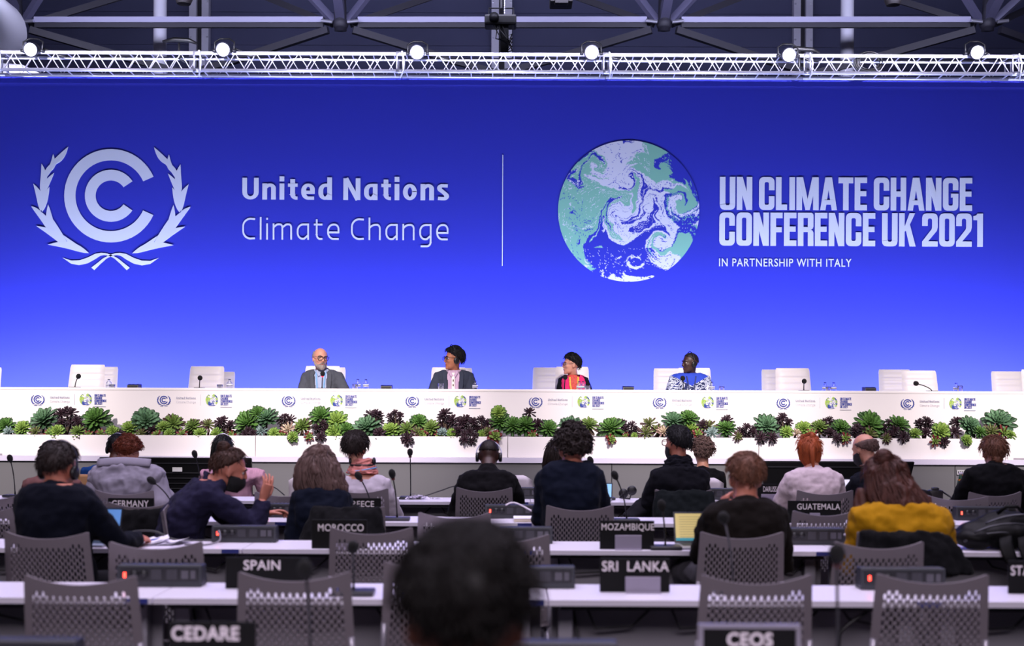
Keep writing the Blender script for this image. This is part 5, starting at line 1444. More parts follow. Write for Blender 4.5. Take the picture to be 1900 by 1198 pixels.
def hair_cap(H, R, s, thick=.014, zb=-.55, zf=.62, base=(.079, .098, .095), c0=(0, -.008, .030), soft=.14, amp=.006, freq=30, curl=False, top_thin=0.0, cut=None, top0=.45, nu=88, nv=60, seed=0, power=1.0, hollow=False):
    th = np.linspace(-PI/2, PI/2, nv+1)[1:-1]; ph = np.linspace(0, 2*PI, nu, endpoint=False)
    D = [(0, 0, -1)]+[(math.cos(t)*math.cos(a), math.cos(t)*math.sin(a), math.sin(t)) for t in th for a in ph]+[(0, 0, 1)]
    D = np.array(D)
    line = zb+(D[:, 1]+1)/1.9*(zf-zb)*1.0
    line = np.where(D[:, 1] > .2, line+.10*(D[:, 1]-.2), line)
    line = line+.09*fbm(D*5+seed, 3)
    gq = (D[:, 2]-line)/soft; m = np.clip(gq, 0, 1); m = m*m*(3-2*m)
    if cut is not None: m = m*np.clip((cut-D[:, 1])/.2, 0, 1)
    t = thick*m-.014*(1-m)
    if top_thin: t = t-top_thin*np.clip((D[:, 2]-top0)/.4, 0, 1)
    P = D*np.array(base)
    nz = fbm(D*freq*.1*np.array([1, 1, 1 if curl else .35])+seed*3.1, 4)
    t = t+amp*nz*m*(1.6 if curl else 1)
    P = P*(1+0)+D*t[:, None]
    W = np.array([list(H+R @ ((Vector(p)+Vector(c0))*s)) for p in P])
    n = nu; f = [(0, 1+(k+1) % n, 1+k) for k in range(n)]
    for i in range(nv-2):
        for k in range(n):
            k2 = (k+1) % n; f.append((1+i*n+k, 1+i*n+k2, 1+(i+1)*n+k2, 1+(i+1)*n+k))
    L = len(D)-1; o = 1+(nv-2)*n; f += [(L, o+k, o+(k+1) % n) for k in range(n)]
    return W, f, D, m
def tufts(g, W, D, m, H, n, L, r, rng, curl=False):
    """short locks lying over the cap so that its outline is not a bare shell"""
    idx = [i for i in range(len(D)) if m[i] > .6]
    Hv = np.array(H)
    for _ in range(n):
        i = rng.choice(idx); p = Vector(W[i]); nrm = (p-Vector(Hv)).normalized()
        dn = Vector((rng.uniform(-.6, .6), rng.uniform(-.6, .6), -1)); d = (dn-nrm*dn.dot(nrm)).normalized()
        if curl:
            u, v = d, nrm.cross(d); ph = rng.uniform(0, 6.28); q = rng.uniform(.006, .011); pts = [p+nrm*(.002+.004*k*.5)+(u*math.cos(ph+k*1.1)+v*math.sin(ph+k*1.1))*q+d*.003*k for k in range(6)]
            g.tube(pts, [r, r*1.2, r*1.2, r, r*.8, r*.3], 4, False)
        else:
            l = L*rng.uniform(.6, 1.3); lift = rng.uniform(-.1, .25)
            pts = [p-nrm*.004, p+d*l*.35+nrm*(.002+.15*l*lift), p+d*l*.7+nrm*(.001+.2*l*lift)-nrm*.15*l*.3, p+d*l-nrm*.2*l*.5]
            g.tube(pts, [r, r*1.1, r*.8, r*.2], 4, False)
def drape_strands(g, rings, n, r, rng, a0=0, a1=2*PI, tail=.03):
    for _ in range(n):
        a = rng.uniform(a0, a1); k0 = rng.random()*.5; q = rng.uniform(.95, 1.06); ph = rng.uniform(0, 6)
        pts = []
        for i, (c, A, B) in enumerate(rings):
            aa = a+.10*math.sin(ph+i*.9)
            pts.append(Vector(c)+(Vector(A)*math.cos(aa)+Vector(B)*math.sin(aa))*q)
        e = pts[-1]+(pts[-1]-pts[-2]).normalized()*rng.uniform(-tail, tail*1.5)
        pts.append(e); j = int(k0*(len(pts)-3)); pts = pts[j:]
        g.tube(pts, [r*.6]+[r]*(len(pts)-2)+[r*.2], 4, False)

def person(label, Y, hc, sh, hs=1.0, Yh=None, yaw=0, pitch=0, roll=0, byaw=0, base=0.0, Yp=None, pxp=None, sk='light', top=None, bottom='trousers_dark', hunch=.03, arms=None, hair=None,
           hood=.018, sleeves=True, voxel=.011, fold=.010, shirt=None, vneck=None, neck_open=0, hands=((.5, 0), (.5, 0)), group=None, face=False, collar=0.0, legs=True, top_name='jacket', fine_hand=False, drop=0.0):
    """hc: head centre px; sh: (left px, right px, row) of the clothed shoulders; byaw: 0 faces away from the viewer"""
    Yh = Yh if Yh is not None else Y+.05*math.cos(math.radians(byaw))
    H = at(hc[0], hc[1], Yh); S = at((sh[0]+sh[1])/2, sh[2], Y); sw = (sh[1]-sh[0])/2*Y/F
    if abs(math.cos(math.radians(byaw))) < .7: sw = .215
    b = math.radians(byaw); X = Vector((math.cos(b), math.sin(b), 0)); Fw = Vector((-math.sin(b), math.cos(b), 0)); Z = Vector((0, 0, 1))
    R = (Matrix.Rotation(math.radians(yaw), 3, 'Z') @ Matrix.Rotation(math.radians(pitch), 3, 'X') @ Matrix.Rotation(math.radians(roll), 3, 'Y'))
    px_ = at(pxp, 1000, Y).x if pxp is not None else S.x
    Pv = Vector((px_, Yp if Yp is not None else Y+.05*Fw.y, base+.575))
    jw = sw-.062-(hood-.018)
    def torso(g, inf, k0=0, top=True, wide=1.0):
        T = []
        ax = (S-Pv)
        for q, aw, bd in ((-.17, .165, .125), (0, .178, .138), (.3, .158, .122), (.58, .168, .126), (.82, .84*sw, .122), (.96, .86*sw, .102), (1.06, .70*sw, .085), (1.12, .42*sw, .070)):
            c = Pv+ax*q-Fw*hunch*math.sin(PI*min(1, max(0, q)))
            if q >= .96: c = c-Fw*.01*(q-.9)
            aw = min(aw, sw*.95)
            T.append((c, X*(aw+inf)*wide, Fw*(bd+inf)))
        g.rings(T, 24, e=.85)
        return T
    J = {}
    for s in (-1, 1):
        sj = S+X*(s*jw)-Z*.045
        eo, wo = (arms[0 if s < 0 else 1] if arms else ((.05, .12, -.25), (-.09, .23, .03)))
        e = sj+X*(s*eo[0])+Fw*eo[1]+Z*eo[2]; w_ = e+X*(s*wo[0])+Fw*wo[1]+Z*wo[2]
        J[s] = (sj, e, w_)
    TORSO = torso
    def arm(g, s, inf, end=1.0):
        sj, e, w_ = J[s]; w2 = e.lerp(w_, end)
        g.tube([S+X*(s*jw*.55)-Z*.03, sj, sj.lerp(e, .3), sj.lerp(e, .75), e, e.lerp(w2, .3), e.lerp(w2, .7), w2], [.050+inf, .058+inf, .054+inf, .045+inf, .043+inf, .043+inf, .035+inf, .028+inf], 14)
    def leg(g, inf, end=1.0):
        for s in (-1, 1):
            h = Pv+X*(s*.09)-Z*.02; k = Pv+X*(s*.12)+Fw*.42-Z*.03; a = k+Fw*.03-Z*(.515-.085-.03)
            a.z = base+.085
            g.tube([h-Fw*.05, h+Fw*.08, h.lerp(k, .5), k, k.lerp(a, .12)+Fw*.01, k.lerp(a, .5), a], [.085+inf, .088+inf, .073+inf, .060+inf, .057+inf, .050+inf, .036+inf], 14)
    # body: one continuous skin
    g = G(); head_shapes(g, H, R, hs); torso(g, -.010)
    nk = S+Z*.0+Fw*.0; chin = H+R @ Vector((0, -.012*hs, -.045*hs))
    g.tube([nk, nk.lerp(chin, .5)-Fw*.008, chin, H], [.062*hs, .056*hs, .055*hs, .05*hs], 16)
    for s in (-1, 1): arm(g, s, 0)
    if legs: leg(g, 0)
    if legs:
        for s in (-1, 1):
            k = Pv+X*(s*.12)+Fw*.45; g.rings([(Vector((k.x, k.y, base+.055))+Fw*q, X*w1, Z*h1) for q, w1, h1 in ((-.05, .03, .035), (0, .038, .05), (.08, .043, .04), (.16, .04, .028), (.2, .02, .015))], 12)
    me = fuse(g, voxel, 2)
    g2 = G(); add_mesh(g2, me); bpy.data.meshes.remove(me)
    hg = G()
    for i, s in enumerate((-1, 1)):
        sj, e, w_ = J[s]; hd = hands[i]
        if hd is None: continue
        d = (w_-e).normalized()
        fw = Vector(hd[2]) if len(hd) > 2 else (d-Z*.25*d.z); pn = Vector(hd[3]) if len(hd) > 3 else -Z-X*(s*.3)
        hand(hg, w_, fw, pn, s if len(hd) < 5 else hd[4], hd[0], .12, hs*.98)
    if hg.v:
        hm = fuse(hg, .0042 if (fine_hand or face) else .0055, 1); add_mesh(g2, hm); bpy.data.meshes.remove(hm)
    body = g2.build('person', skin(sk), None, True, loc=(Pv.x, Pv.y, base))
    tag(body, label, 'person', group)
    P = dict(H=H, S=S, R=R, s=hs, X=X, F=Fw, Z=Z, Pv=Pv, body=body, J=J, sw=sw, torso=torso)
    # trousers and shoes
    if legs:
        g = G(); leg(g, .012); torso2 = [(Pv+Z*q, X*a1, Fw*b1) for q, a1, b1 in ((-.1, .17, .13), (0, .188, .148), (.09, .172, .136))]; g.rings(torso2, 20)
        me = fuse(g, .016, 3); mesh_child('trousers', me, cloth(bottom, '17171c'), body)
        for s in (-1, 1):
            k = Pv+X*(s*.12)+Fw*.45; g = G()
            g.rings([(Vector((k.x, k.y, base+.048))+Fw*q, X*w1, Z*h1) for q, w1, h1 in ((-.075, .03, .04), (-.05, .042, .048), (.02, .048, .046), (.1, .05, .036), (.18, .044, .03), (.215, .02, .02))], 14)
            g.build('shoe', mat('shoe_black', '121214', .35), body, True)
    # upper garment
    if top:
        if shirt:
            g = G(); torso(g, .009); g.tube([S+Z*.0, S.lerp(chin, .42)], [.074*hs, .064*hs], 18)
            me = fuse(g, voxel, 2); displace(me, .003, 18, (1, 1, .5), 2); mesh_child('shirt', me, shirt, body)
        g = G(); torso(g, hood)
        if collar: g.tube([S+Z*.01, S.lerp(chin, collar)], [.085*hs, .071*hs], 18)
        if sleeves:
            for s in (-1, 1): arm(g, s, .017, .97)
        me = fuse(g, voxel, 4)
        if neck_open:
            bm = bmesh.new(); bm.from_mesh(me); q = S+Z*neck_open
            bmesh.ops.delete(bm, geom=[v for v in bm.verts if ((v.co-q).xy.length < .12 and v.co.z > q.z)], context='VERTS'); bm.to_mesh(me); bm.free()
        displace(me, fold, 9, (1, 1, 1.3), 3, int(hc[0])); displace(me, fold*.45, 24, (1, 1, .6), 2, int(hc[0])+5)
        if vneck:
            bm = bmesh.new(); bm.from_mesh(me); dl = []
            for v in bm.verts:
                q = v.co-S; fx = q.dot(Fw); xx = q.dot(X)
                if fx > .0 and abs(xx) < vneck(q.z): dl.append(v)
            bmesh.ops.delete(bm, geom=dl, context='VERTS'); bm.to_mesh(me); bm.free()
        if vneck: me = evaluated(me, [('SOLIDIFY', dict(thickness=.006, offset=-1))])
        ob = mesh_child(top_name, me, top if not isinstance(top, (list, tuple)) else top[0], body)
        P['top'] = ob
    if hair: hair(P)
    return P

# ---- hair, headphones, glasses, masks
def h_short(m, thick=.012, zb=-.55, zf=.60, n=420, L=.028, curl=False, amp=.006, r=.0022, seed=1, top_thin=0, freq=30, extra=None, soft=.14, cut=None, top0=.45):
    def f(P):
        rng = random.Random(seed+int(P['H'].x*100))
        W, fs, D, mk = hair_cap(P['H'], P['R'], P['s'], thick, zb, zf, amp=amp, curl=curl, seed=seed, top_thin=top_thin, freq=freq, soft=soft, cut=cut, top0=top0)
        g = G(); g.add(W, fs); tufts(g, W, D, mk, P['H'], n, L, r, rng, curl)
        if extra: extra(g, P, rng)
        P['hair'] = g.build('hair', m, P['body'], True)
    return f
def bun(c, r, n=60):
    def f(g, P, rng):
        q = P['H']+P['R'] @ (Vector(c)*P['s'])
        b = G(); b.ball(q, r, 16, 12)
        me = bpy.data.meshes.new('b'); me.from_pydata(b.v, [], b.f); me.update(); displace(me, .010, 40, (1, 1, 1), 3); add_mesh(g, me)
        for _ in range(n):
            a = rng.uniform(0, 6.28); t = rng.uniform(-1, 1); rr = (r if not hasattr(r, '__len__') else r[0])*1.04
            u = Vector((math.cos(a), math.sin(a)*t, math.sin(a)*math.sqrt(1-t*t)))
            v = Vector((-math.sin(a), math.cos(a)*t, math.cos(a)*math.sqrt(1-t*t)))
            g.tube([q+(u*math.cos(k*.35)+v*math.sin(k*.35))*rr for k in range(7)], [.001, .0025, .003, .003, .003, .0025, .001], 4, False)
    return f
def h_long(m, rings, thick=.018, zb=-.7, zf=.58, n=150, r=.0035, seed=2, streak=.009, wave=1.0, extra=None, a0=0, a1=2*PI, tail=.03, tuft=200):
    """rings: (dx, dy, dz, rx, ry) from the head centre, in metres, viewer-aligned"""
    def f(P):
        rng = random.Random(seed); H = P['H']
        W, fs, D, mk = hair_cap(H, P['R'], P['s'], thick, zb, zf, amp=.004)
        RR = [(H+Vector((a, b, c)), Vector((rx, 0, 0)), Vector((0, ry, 0))) for a, b, c, rx, ry in rings]
        g = G(); g.add(W, fs); g.rings(RR, 28)
        me = fuse(g, .0075, 3); displace(me, streak, 26, (1, 1, .16), 3, seed); displace(me, .006*wave, 16, (1, 1, .6), 2, seed+3)
        g = G(); add_mesh(g, me); drape_strands(g, RR, n, r, rng, a0, a1, tail); tufts(g, W, D, mk, H, tuft, .05, .0022, rng)
        if extra: extra(g, P, rng)
        P['hair'] = g.build('hair', m, P['body'], True)
    return f
m_hp = mat('headphone_black', '131317', .4); m_hps = mat('headphone_silver', '9a9aac', .3, .6)
def headphones(P, m=None, tilt=0, r=.006, low=-.012, lift=.0):
    H, R, s = P['H'], P['R'], P['s']; m = m or m_hp
    def T(p): return H+R @ (Vector(p)*s)
    g = G(); pts = [T((.098*math.sin(a), tilt*math.cos(a), .015+(.127+lift)*math.cos(a))) for a in np.linspace(-1.62, 1.62, 25)]
    u = R @ Vector((0, 1, 0))
    g.tube(pts, r*s, 8, True); hp = g.build('headphones', m, P['body'], True)
    for sx in (-1, 1):
        g = G(); ax = R @ Vector((sx, 0, 0)); uu, vv = frame(ax); c = T((sx*.084, 0, low))
        g.rings([(c+ax*(q*s), uu*(k*s), vv*(k*1.15*s)) for q, k in ((-.008, .026), (.0, .032), (.012, .032), (.018, .026), (.019, .006))], 18); g.build('ear_cup', m_hp, hp, True)
def glasses(P, m, w_=.027, h=.020, z=.010):
    H, R, s = P['H'], P['R'], P['s']
    def T(p): return H+R @ (Vector(p)*s)
    g = G()
    for sx in (-1, 1):
        pts = [T((sx*.033+w_*math.copysign(abs(math.cos(a))**.6, math.cos(a)), .108-.010*abs(math.cos(a)) if False else .106, z+h*math.copysign(abs(math.sin(a))**.6, math.sin(a)))) for a in np.linspace(0, 2*PI, 21)]
        g.tube(pts, .0038*s, 6)
        g.tube([T((sx*.060, .104, z+.010)), T((sx*.080, .08, z+.010)), T((sx*.084, .0, z+.008))], .0024*s, 6)
    g.tube([T((-.008, .108, z+.006)), T((0, .112, z+.009)), T((.008, .108, z+.006))], .0024*s, 6)
    g.build('glasses', m, P['body'], True)
def face_bits(P, brow='2a211e', lips='8a4a44', eye=True, brow_w=.0045):
    H, R, s = P['H'], P['R'], P['s']
    def T(p): return H+R @ (Vector(p)*s)
    for sx in (-1, 1):
        g = G(); g.ball(T((sx*.032, .0745, .010)), .0125*s, 12, 8); e = g.build('eye', mat('eye_white', 'a89e98', .3), P['body'], True)
        g = G(); g.ball(T((sx*.032-.001, .0835, .010)), .0062*s, 10, 8); g.build('iris', mat('iris_dark', '1a110d', .2), e, True)
        g = G(); g.tube([T((sx*.014, .098, .030)), T((sx*.032, .096, .036)), T((sx*.053, .084, .030))], [brow_w*s*.8, brow_w*s, brow_w*s*.5], 6); g.build('eyebrow', mat('brow_'+brow, brow, .8), P['body'], True)
    g = G(); g.rings([(T((x, .098-abs(x)*.35, -.058)), R @ Vector((0, .004*s, 0)), R @ Vector((0, 0, q*s))) for x, q in ((-.024, .002), (-.012, .0055), (0, .006), (.012, .0055), (.024, .002))], 8)
    g.build('lips', mat('lips_'+lips, lips, .45), P['body'], True)
def mask(P, m):
    H, R, s = P['H'], P['R'], P['s']
    g = G(); n = 20; mm = 10; vs = []
    for i in range(mm+1):
        for k in range(n+1):
            a = (k/n-.5)*PI*1.04; t = -.018-.095*i/mm
            rx = .070*(1-.25*max(0, (i/mm-.5))**1.0); ry = .098+.014*math.sin(PI*min(1, i/mm*1.1))-.02*(i/mm)**3
            vs.append(H+R @ (Vector((rx*math.sin(a), .012+(ry-.004)*math.cos(a), t))*s))
    g.add(vs, [(i*(n+1)+k, i*(n+1)+k+1, (i+1)*(n+1)+k+1, (i+1)*(n+1)+k) for i in range(mm) for k in range(n)])
    o = g.build('face_mask', m, P['body'], True); sd = o.modifiers.new('s', 'SOLIDIFY'); sd.thickness = .003
    g = G()
    for sx in (-1, 1):
        for z in (-.02, -.09): g.tube([H+R @ (Vector((sx*.068, .03, z))*s), H+R @ (Vector((sx*.084, -.012, -.02))*s)], .0015, 5)
    g.build('ear_loops', m, o, True)
from mathutils.bvhtree import BVHTree
def surf(P, names=('jacket', 'shirt', 'vest', 'top')):
    V, Fc = [], []
    for ch in [P['body']]+list(P['body'].children):
        if ch.type == 'MESH' and ch.name.split('.')[0] in names+('person',):
            o = len(V); b = wloc(ch); V += [v.co+b for v in ch.data.vertices]; Fc += [tuple(i+o for i in p.vertices) for p in ch.data.polygons]
    return BVHTree.FromPolygons(V, Fc)
def on_front(P, t, x, z, out=.004):
    """point on the chest surface at body x, world z"""
    o = P['S']+P['X']*x; o.z = z; o = o+P['F']*1.0
    h = t.ray_cast(o, -P['F'], 2.0)
    return (h[0] if h[0] else P['S']+P['F']*.13)+P['F']*out
def ribbon(P, t, pts, wd, name, m, out=.004, thick=.003):
    g = G(); R_ = []; A = np.array(pts); u_ = np.linspace(0, len(pts)-1, 6*(len(pts)-1)+1)
    C_ = [on_front(P, t, float(np.interp(q, range(len(pts)), A[:, 0])), float(np.interp(q, range(len(pts)), A[:, 1])), out) for q in u_]
    for i, c in enumerate(C_):
        d = (C_[min(i+1, len(C_)-1)]-C_[max(0, i-1)]).normalized(); sd = d.cross(P['F']).normalized()
        R_.append((c, sd*wd*.5, P['F']*thick))
    g.rings(R_, 8, e=.5); return g.build(name, m, P['body'], True)

# ---- the panel on the stage (they face the hall)
ST = STAGE_Z
PY = 14.62
def desk_arms(l=.0, r=.0): return (((.06+l, .10, -.27), (-.10, .20, .03)), ((.06+r, .10, -.27), (-.10, .20, .03)))
m_gsuit = cloth('suit_grey', '4a4d55'); m_nsuit = cloth('suit_blue_grey', '363b48')
m_bshirt = mat('striped_shirt', '9aa3bd', .8, var=.25, vscale=60, stretch=(1, 1, .02)); m_pshirt = mat('pinkish_shirt', 'b99cb4', .8, var=.2, vscale=70, stretch=(1, 1, .02))
P = person('bald bearded person with glasses in grey suit and light shirt speaking at the stage desk', PY, (594, 666), (559, 637, 692), 1.08, PY-.06, 207, -2, -3, 180, ST, sk='light', top=m_gsuit, shirt=m_bshirt, voxel=.0085, fold=.007,
           vneck=lambda z: .045+.03*min(1, max(0, (z+.35)/.4)) if z < .03 else .085-.2*(z-.03), arms=(((.13, .10, -.26), (-.02, .20, .02)), ((.05, .10, -.27), (-.12, .2, .02))), face=True, collar=.22)
def m1hair(P):
    rng = random.Random(3); g = G(); H, R, s = P['H'], P['R'], P['s']
    W, fs, D, mk = hair_cap(H, R, s, .007, -.72, .15, amp=.003, soft=.2, top_thin=.03, cut=.22); g.add(W, fs); P['hair'] = g.build('hair', hairmat('hair_grey', '7d7470'), P['body'], True)
    g = G()
    b = G(); T = lambda p: H+R @ (Vector(p)*s)
    b.ball(T((0, .050, -.078)), [q*s for q in (.052, .054, .040)], 20, 14, R); b.ball(T((0, .082, -.094)), [q*s for q in (.030, .024, .026)], 16, 12, R)
    for sx in (-1, 1): b.tube([T((sx*.071, .012, -.01)), T((sx*.066, .026, -.05)), T((sx*.045, .055, -.08))], [.006*s, .012*s, .016*s], 10)
    b.tube([T((-.028, .090, -.058)), T((-.018, .1, -.044)), T((0, .104, -.042)), T((.018, .1, -.044)), T((.028, .090, -.058))], .006*s, 8)
    me = fuse(b, .005, 1); displace(me, .004, 60, (1, 1, 1), 2); mesh_child('beard', me, hairmat('beard_grey', '8a7f78'), P['body'])
m1hair(P); glasses(P, mat('glasses_dark', '231a1c', .3)); face_bits(P, '6b5f58')
t_ = surf(P); z0 = P['S'].z
for sx in (-1, 1):
    ribbon(P, t_, [(sx*.058, z0+.035), (sx*.05, z0-.05), (sx*.035, z0-.2), (sx*.028, z0-.33)], .016, 'lanyard', mat('lanyard_blue', '6f9fd0', .6), .010)
    ribbon(P, t_, [(sx*.088, z0+.02), (sx*.105, z0-.02), (sx*.10, z0-.12), (sx*.075, z0-.30)], .05, 'lapel', m_gsuit, .010, .004)
    ribbon(P, t_, [(sx*.015, z0-.035), (sx*.035, z0+.0), (sx*.055, z0+.035)], .032, 'shirt_collar', m_bshirt, .012, .005)
P = person('black-haired person with glasses and headphones in dark suit looking aside at the stage desk', PY, (842, 667), (804, 880, 693), 1.06, PY-.05, 112, 0, 0, 180, ST, sk='tan', top=m_nsuit, shirt=m_pshirt, voxel=.0085, fold=.007,
           vneck=lambda z: .05+.02*min(1, max(0, (z+.35)/.4)) if z < .03 else .085-.2*(z-.03), arms=(((.06, .10, -.27), (-.1, .2, .02)), ((.10, .10, -.26), (-.06, .2, .02))), face=True, collar=.22, hair=h_short(hairmat('hair_black', '0e0d10'), .028, -1.0, .34, 700, .035, amp=.012, seed=4, soft=.6))
glasses(P, mat('glasses_dark', '231a1c', .3)); face_bits(P, '14100f'); headphones(P, m_hp, .03, .006, -.014, .022)
t_ = surf(P); z0 = P['S'].z
ribbon(P, t_, [(0, z0+.01), (.0, z0-.12), (-.004, z0-.25), (0, z0-.33)], .038, 'white_placket', mat('placket', 'e6dcd6', .7), .010)
for k in range(5): ribbon(P, t_, [(0, z0-.07-.055*k), (0, z0-.095-.055*k)], .012, 'placket_motif', mat('motif', '4a3d28', .6), .014)
for sx in (-1, 1):
    ribbon(P, t_, [(sx*.015, z0-.035), (sx*.035, z0+.0), (sx*.055, z0+.035)], .032, 'shirt_collar', m_pshirt, .012, .005)
    ribbon(P, t_, [(sx*.088, z0+.02), (sx*.10, z0-.02), (sx*.095, z0-.12), (sx*.07, z0-.30)], .05, 'lapel', m_nsuit, .010, .004)
m_pink = cloth('vest_pink', 'd22d68'); m_bsl = cloth('sleeve_black', '131216')
P = person('short-haired person in pink vest and black sleeves with glasses looking aside at the stage desk', PY, (1060, 677), (1036, 1092, 701), .97, PY-.05, 108, 0, 0, 180, ST, sk='light', top=m_bsl, top_name='top', voxel=.008, fold=.005, arms=(((.10, .08, -.27), (-.08, .2, .02)), ((.05, .08, -.27), (-.06, .2, .02))), face=True,
           hair=h_short(hairmat('hair_black', '0e0d10'), .026, -1.0, .34, 700, .035, amp=.012, seed=6, soft=.6))
g = G(); ax = P['S']-P['Pv']; P['torso'](g, .034, wide=.86)
me = fuse(g, .008, 3); displace(me, .004, 12, (1, 1, 1), 2); bm = bmesh.new(); bm.from_mesh(me)
bmesh.ops.delete(bm, geom=[v for v in bm.verts if (v.co-P['S']).dot(P['F']) > 0 and abs((v.co-P['S']).dot(P['X'])) < .030+.05*max(0, (v.co.z-P['S'].z+.05)/.1)], context='VERTS'); bm.to_mesh(me); bm.free()
mesh_child('vest', me, m_pink, P['body'])
g = G(); P['torso'](g, .026, wide=.70)
me = fuse(g, .008, 2); mesh_child('scarf_front', me, mat('bright_print', 'c0453a', .7, var=.7, vscale=55), P['body'])
glasses(P, mat('glasses_thin', '6a4a48', .3), .022, .018); face_bits(P, '14100f', 'a35a52')
t_ = surf(P, ('vest', 'top', 'scarf_front')); z0 = P['S'].z
for sx in (-1, 1): ribbon(P, t_, [(sx*.05, z0+.01), (sx*.045, z0-.08), (sx*.02, z0-.22)], .022, 'lanyard', mat('lanyard_orange', 'd9a13a', .6, var=.6, vscale=60), .010)
m_bluesh = cloth('blue_shirt', '2440b4')
m_pat = bpy.data.materials.new('blue_white_pattern'); m_pat.use_nodes = True; nt = m_pat.node_tree; b_ = nt.nodes['Principled BSDF']; b_.inputs['Roughness'].default_value = .85
tc = nt.nodes.new('ShaderNodeTexCoord'); nz = nt.nodes.new('ShaderNodeTexNoise'); nz.inputs['Scale'].default_value = 16; nz.inputs['Detail'].default_value = 1; nz.inputs['Distortion'].default_value = 1.2
cr = nt.nodes.new('ShaderNodeValToRGB'); cr.color_ramp.interpolation = 'CONSTANT'; e = cr.color_ramp.elements; e[0].color = (*lin('1a2450'), 1); e[1].position = .43; e[1].color = (*lin('b9c0d0'), 1); x_ = e.new(.52); x_.color = (*lin('1c2758'), 1); x_ = e.new(.57); x_.color = (*lin('c4cad8'), 1); x_ = e.new(.66); x_.color = (*lin('1e2c6e'), 1)
sep = nt.nodes.new('ShaderNodeSeparateXYZ'); mr = nt.nodes.new('ShaderNodeMath'); mr.operation = 'GREATER_THAN'; ax_ = nt.nodes.new('ShaderNodeMath'); ax_.operation = 'ABSOLUTE'; mul = nt.nodes.new('ShaderNodeMath'); mul.operation = 'MULTIPLY'; mul.inputs[1].default_value = .55; add_ = nt.nodes.new('ShaderNodeMath'); add_.operation = 'SUBTRACT'
mx = nt.nodes.new('ShaderNodeMix'); mx.data_type = 'RGBA'; mx.inputs['B'].default_value = (*lin('2440b4'), 1)
nt.links.new(tc.outputs['Object'], nz.inputs['Vector']); nt.links.new(nz.outputs['Fac'], cr.inputs['Fac']); nt.links.new(cr.outputs['Color'], mx.inputs['A'])
nt.links.new(tc.outputs['Object'], sep.inputs[0]); nt.links.new(sep.outputs['X'], ax_.inputs[0]); nt.links.new(ax_.outputs[0], mul.inputs[0]); nt.links.new(sep.outputs['Z'], add_.inputs[0]); nt.links.new(mul.outputs[0], add_.inputs[1]); nt.links.new(add_.outputs[0], mr.inputs[0]); mr.inputs[1].default_value = .80
nt.links.new(mr.outputs[0], mx.inputs['Factor']); nt.links.new(mx.outputs['Result'], b_.inputs['Base Color'])
P = person('dark-skinned person with headphones in blue and white patterned shirt looking aside at the stage desk', PY, (1281, 674), (1241, 1319, 698), 1.0, PY-.05, 112, -4, 0, 180, ST, sk='dark', top=m_pat, top_name='top', voxel=.0085, fold=.007, face=True, arms=(((.06, .12, -.26), (-.14, .18, .03)), ((.09, .12, -.26), (-.12, .18, .02))), hood=.022,
           hair=h_short(hairmat('hair_stubble', '1c1412'), .002, -.5, .62, 0, .01, amp=.001))
face_bits(P, '17100d', '5a2f2a'); headphones(P, m_hp, .0, .005, -.012, -.004)
t_ = surf(P); z0 = P['S'].z
for sx in (-1, 1): ribbon(P, t_, [(sx*.055, z0+.0), (sx*.04, z0-.08), (sx*.02, z0-.25)], .012, 'lanyard', mat('lanyard_navy', '1a2352', .6), .008)

# ---- the audience (they face the stage, seen from behind)
def tarms(l=0, r=0, up=.03): return (((.06+l, .12, -.25), (-.12, .22, up)), ((.06+r, .12, -.25), (-.12, .22, up)))
m_navy = cloth('suit_navy', '090c17'); m_blk = cloth('suit_black', '0d0c0f'); m_dnavy = cloth('jacket_navy', '0e1321'); m_purp = cloth('jacket_indigo', '201e34')
m_coatg = cloth('grey_wool', '8d8896', fold=0) if False else cloth('grey_wool', '8d8896')
hb = {k: hairmat('hair_'+k, c) for k, c in dict(dark_brown='1f1512', brown='3a241b', auburn='5e2813', ginger='9a4a26', greybrown='56423d', black='100d0e', lightbrown='5c3a2a', redbrown='42241c').items()}
YB, YC, YD, YE = 6.29, 7.81, 9.43, 11.65
# dark-suited man, left
P = person('short-haired person from behind in dark navy suit at the left, working on a laptop', YB, (109, 872), (24, 186, 917), 1.03, YB+.08, -12, -12, 0, -10, sk='pink', top=m_navy, arms=(((.05, .12, -.25), (-.06, .2, .04)), ((.10, .16, -.22), (-.02, .24, .0))), hair=h_short(hb['dark_brown'], .016, -.86, .62, 600, .03, seed=11, soft=.42), collar=.3, hood=.022)
headphones(P, mat('headphone_blue', '1c2140', .4), -.01, .006, -.012, .006)
P = person('person with headphones in a pinkish brown top, half hidden behind the dark-suited one at left', YD, (95, 851), (42, 152, 893), 1.0, YD+.1, 10, -14, 0, 0, sk='tan', top=cloth('brown_top', '6f4c4a'), hair=h_short(hb['black'], .012, -.55, .6, 200, seed=12), arms=tarms())
headphones(P, m_hps, 0, .005, -.012, .006)
P = person('person with headphones in a blue collared shirt beyond the front row at left', YE, (217, 832), (146, 272, 870), 1.0, YE+.1, 5, -10, 0, -8, sk='brown', top=cloth('shirt_blue', '1c4380'), hair=h_short(hb['black'], .010, -.55, .6, 200, seed=13), collar=.35, hood=.03, legs=True)
headphones(P, m_hps, 0, .005, -.012, .006)
g = G(); n_ = P['S']+Vector((0, 0, .075)); g.tube([n_+Vector((.085*math.cos(a), .07*math.sin(a), .004*math.sin(a))) for a in np.linspace(3.3, 6.1, 12)], .004, 6); g.build('collar_stripe', mat('white_trim', 'd0d4e0', .6), P['body'], True)
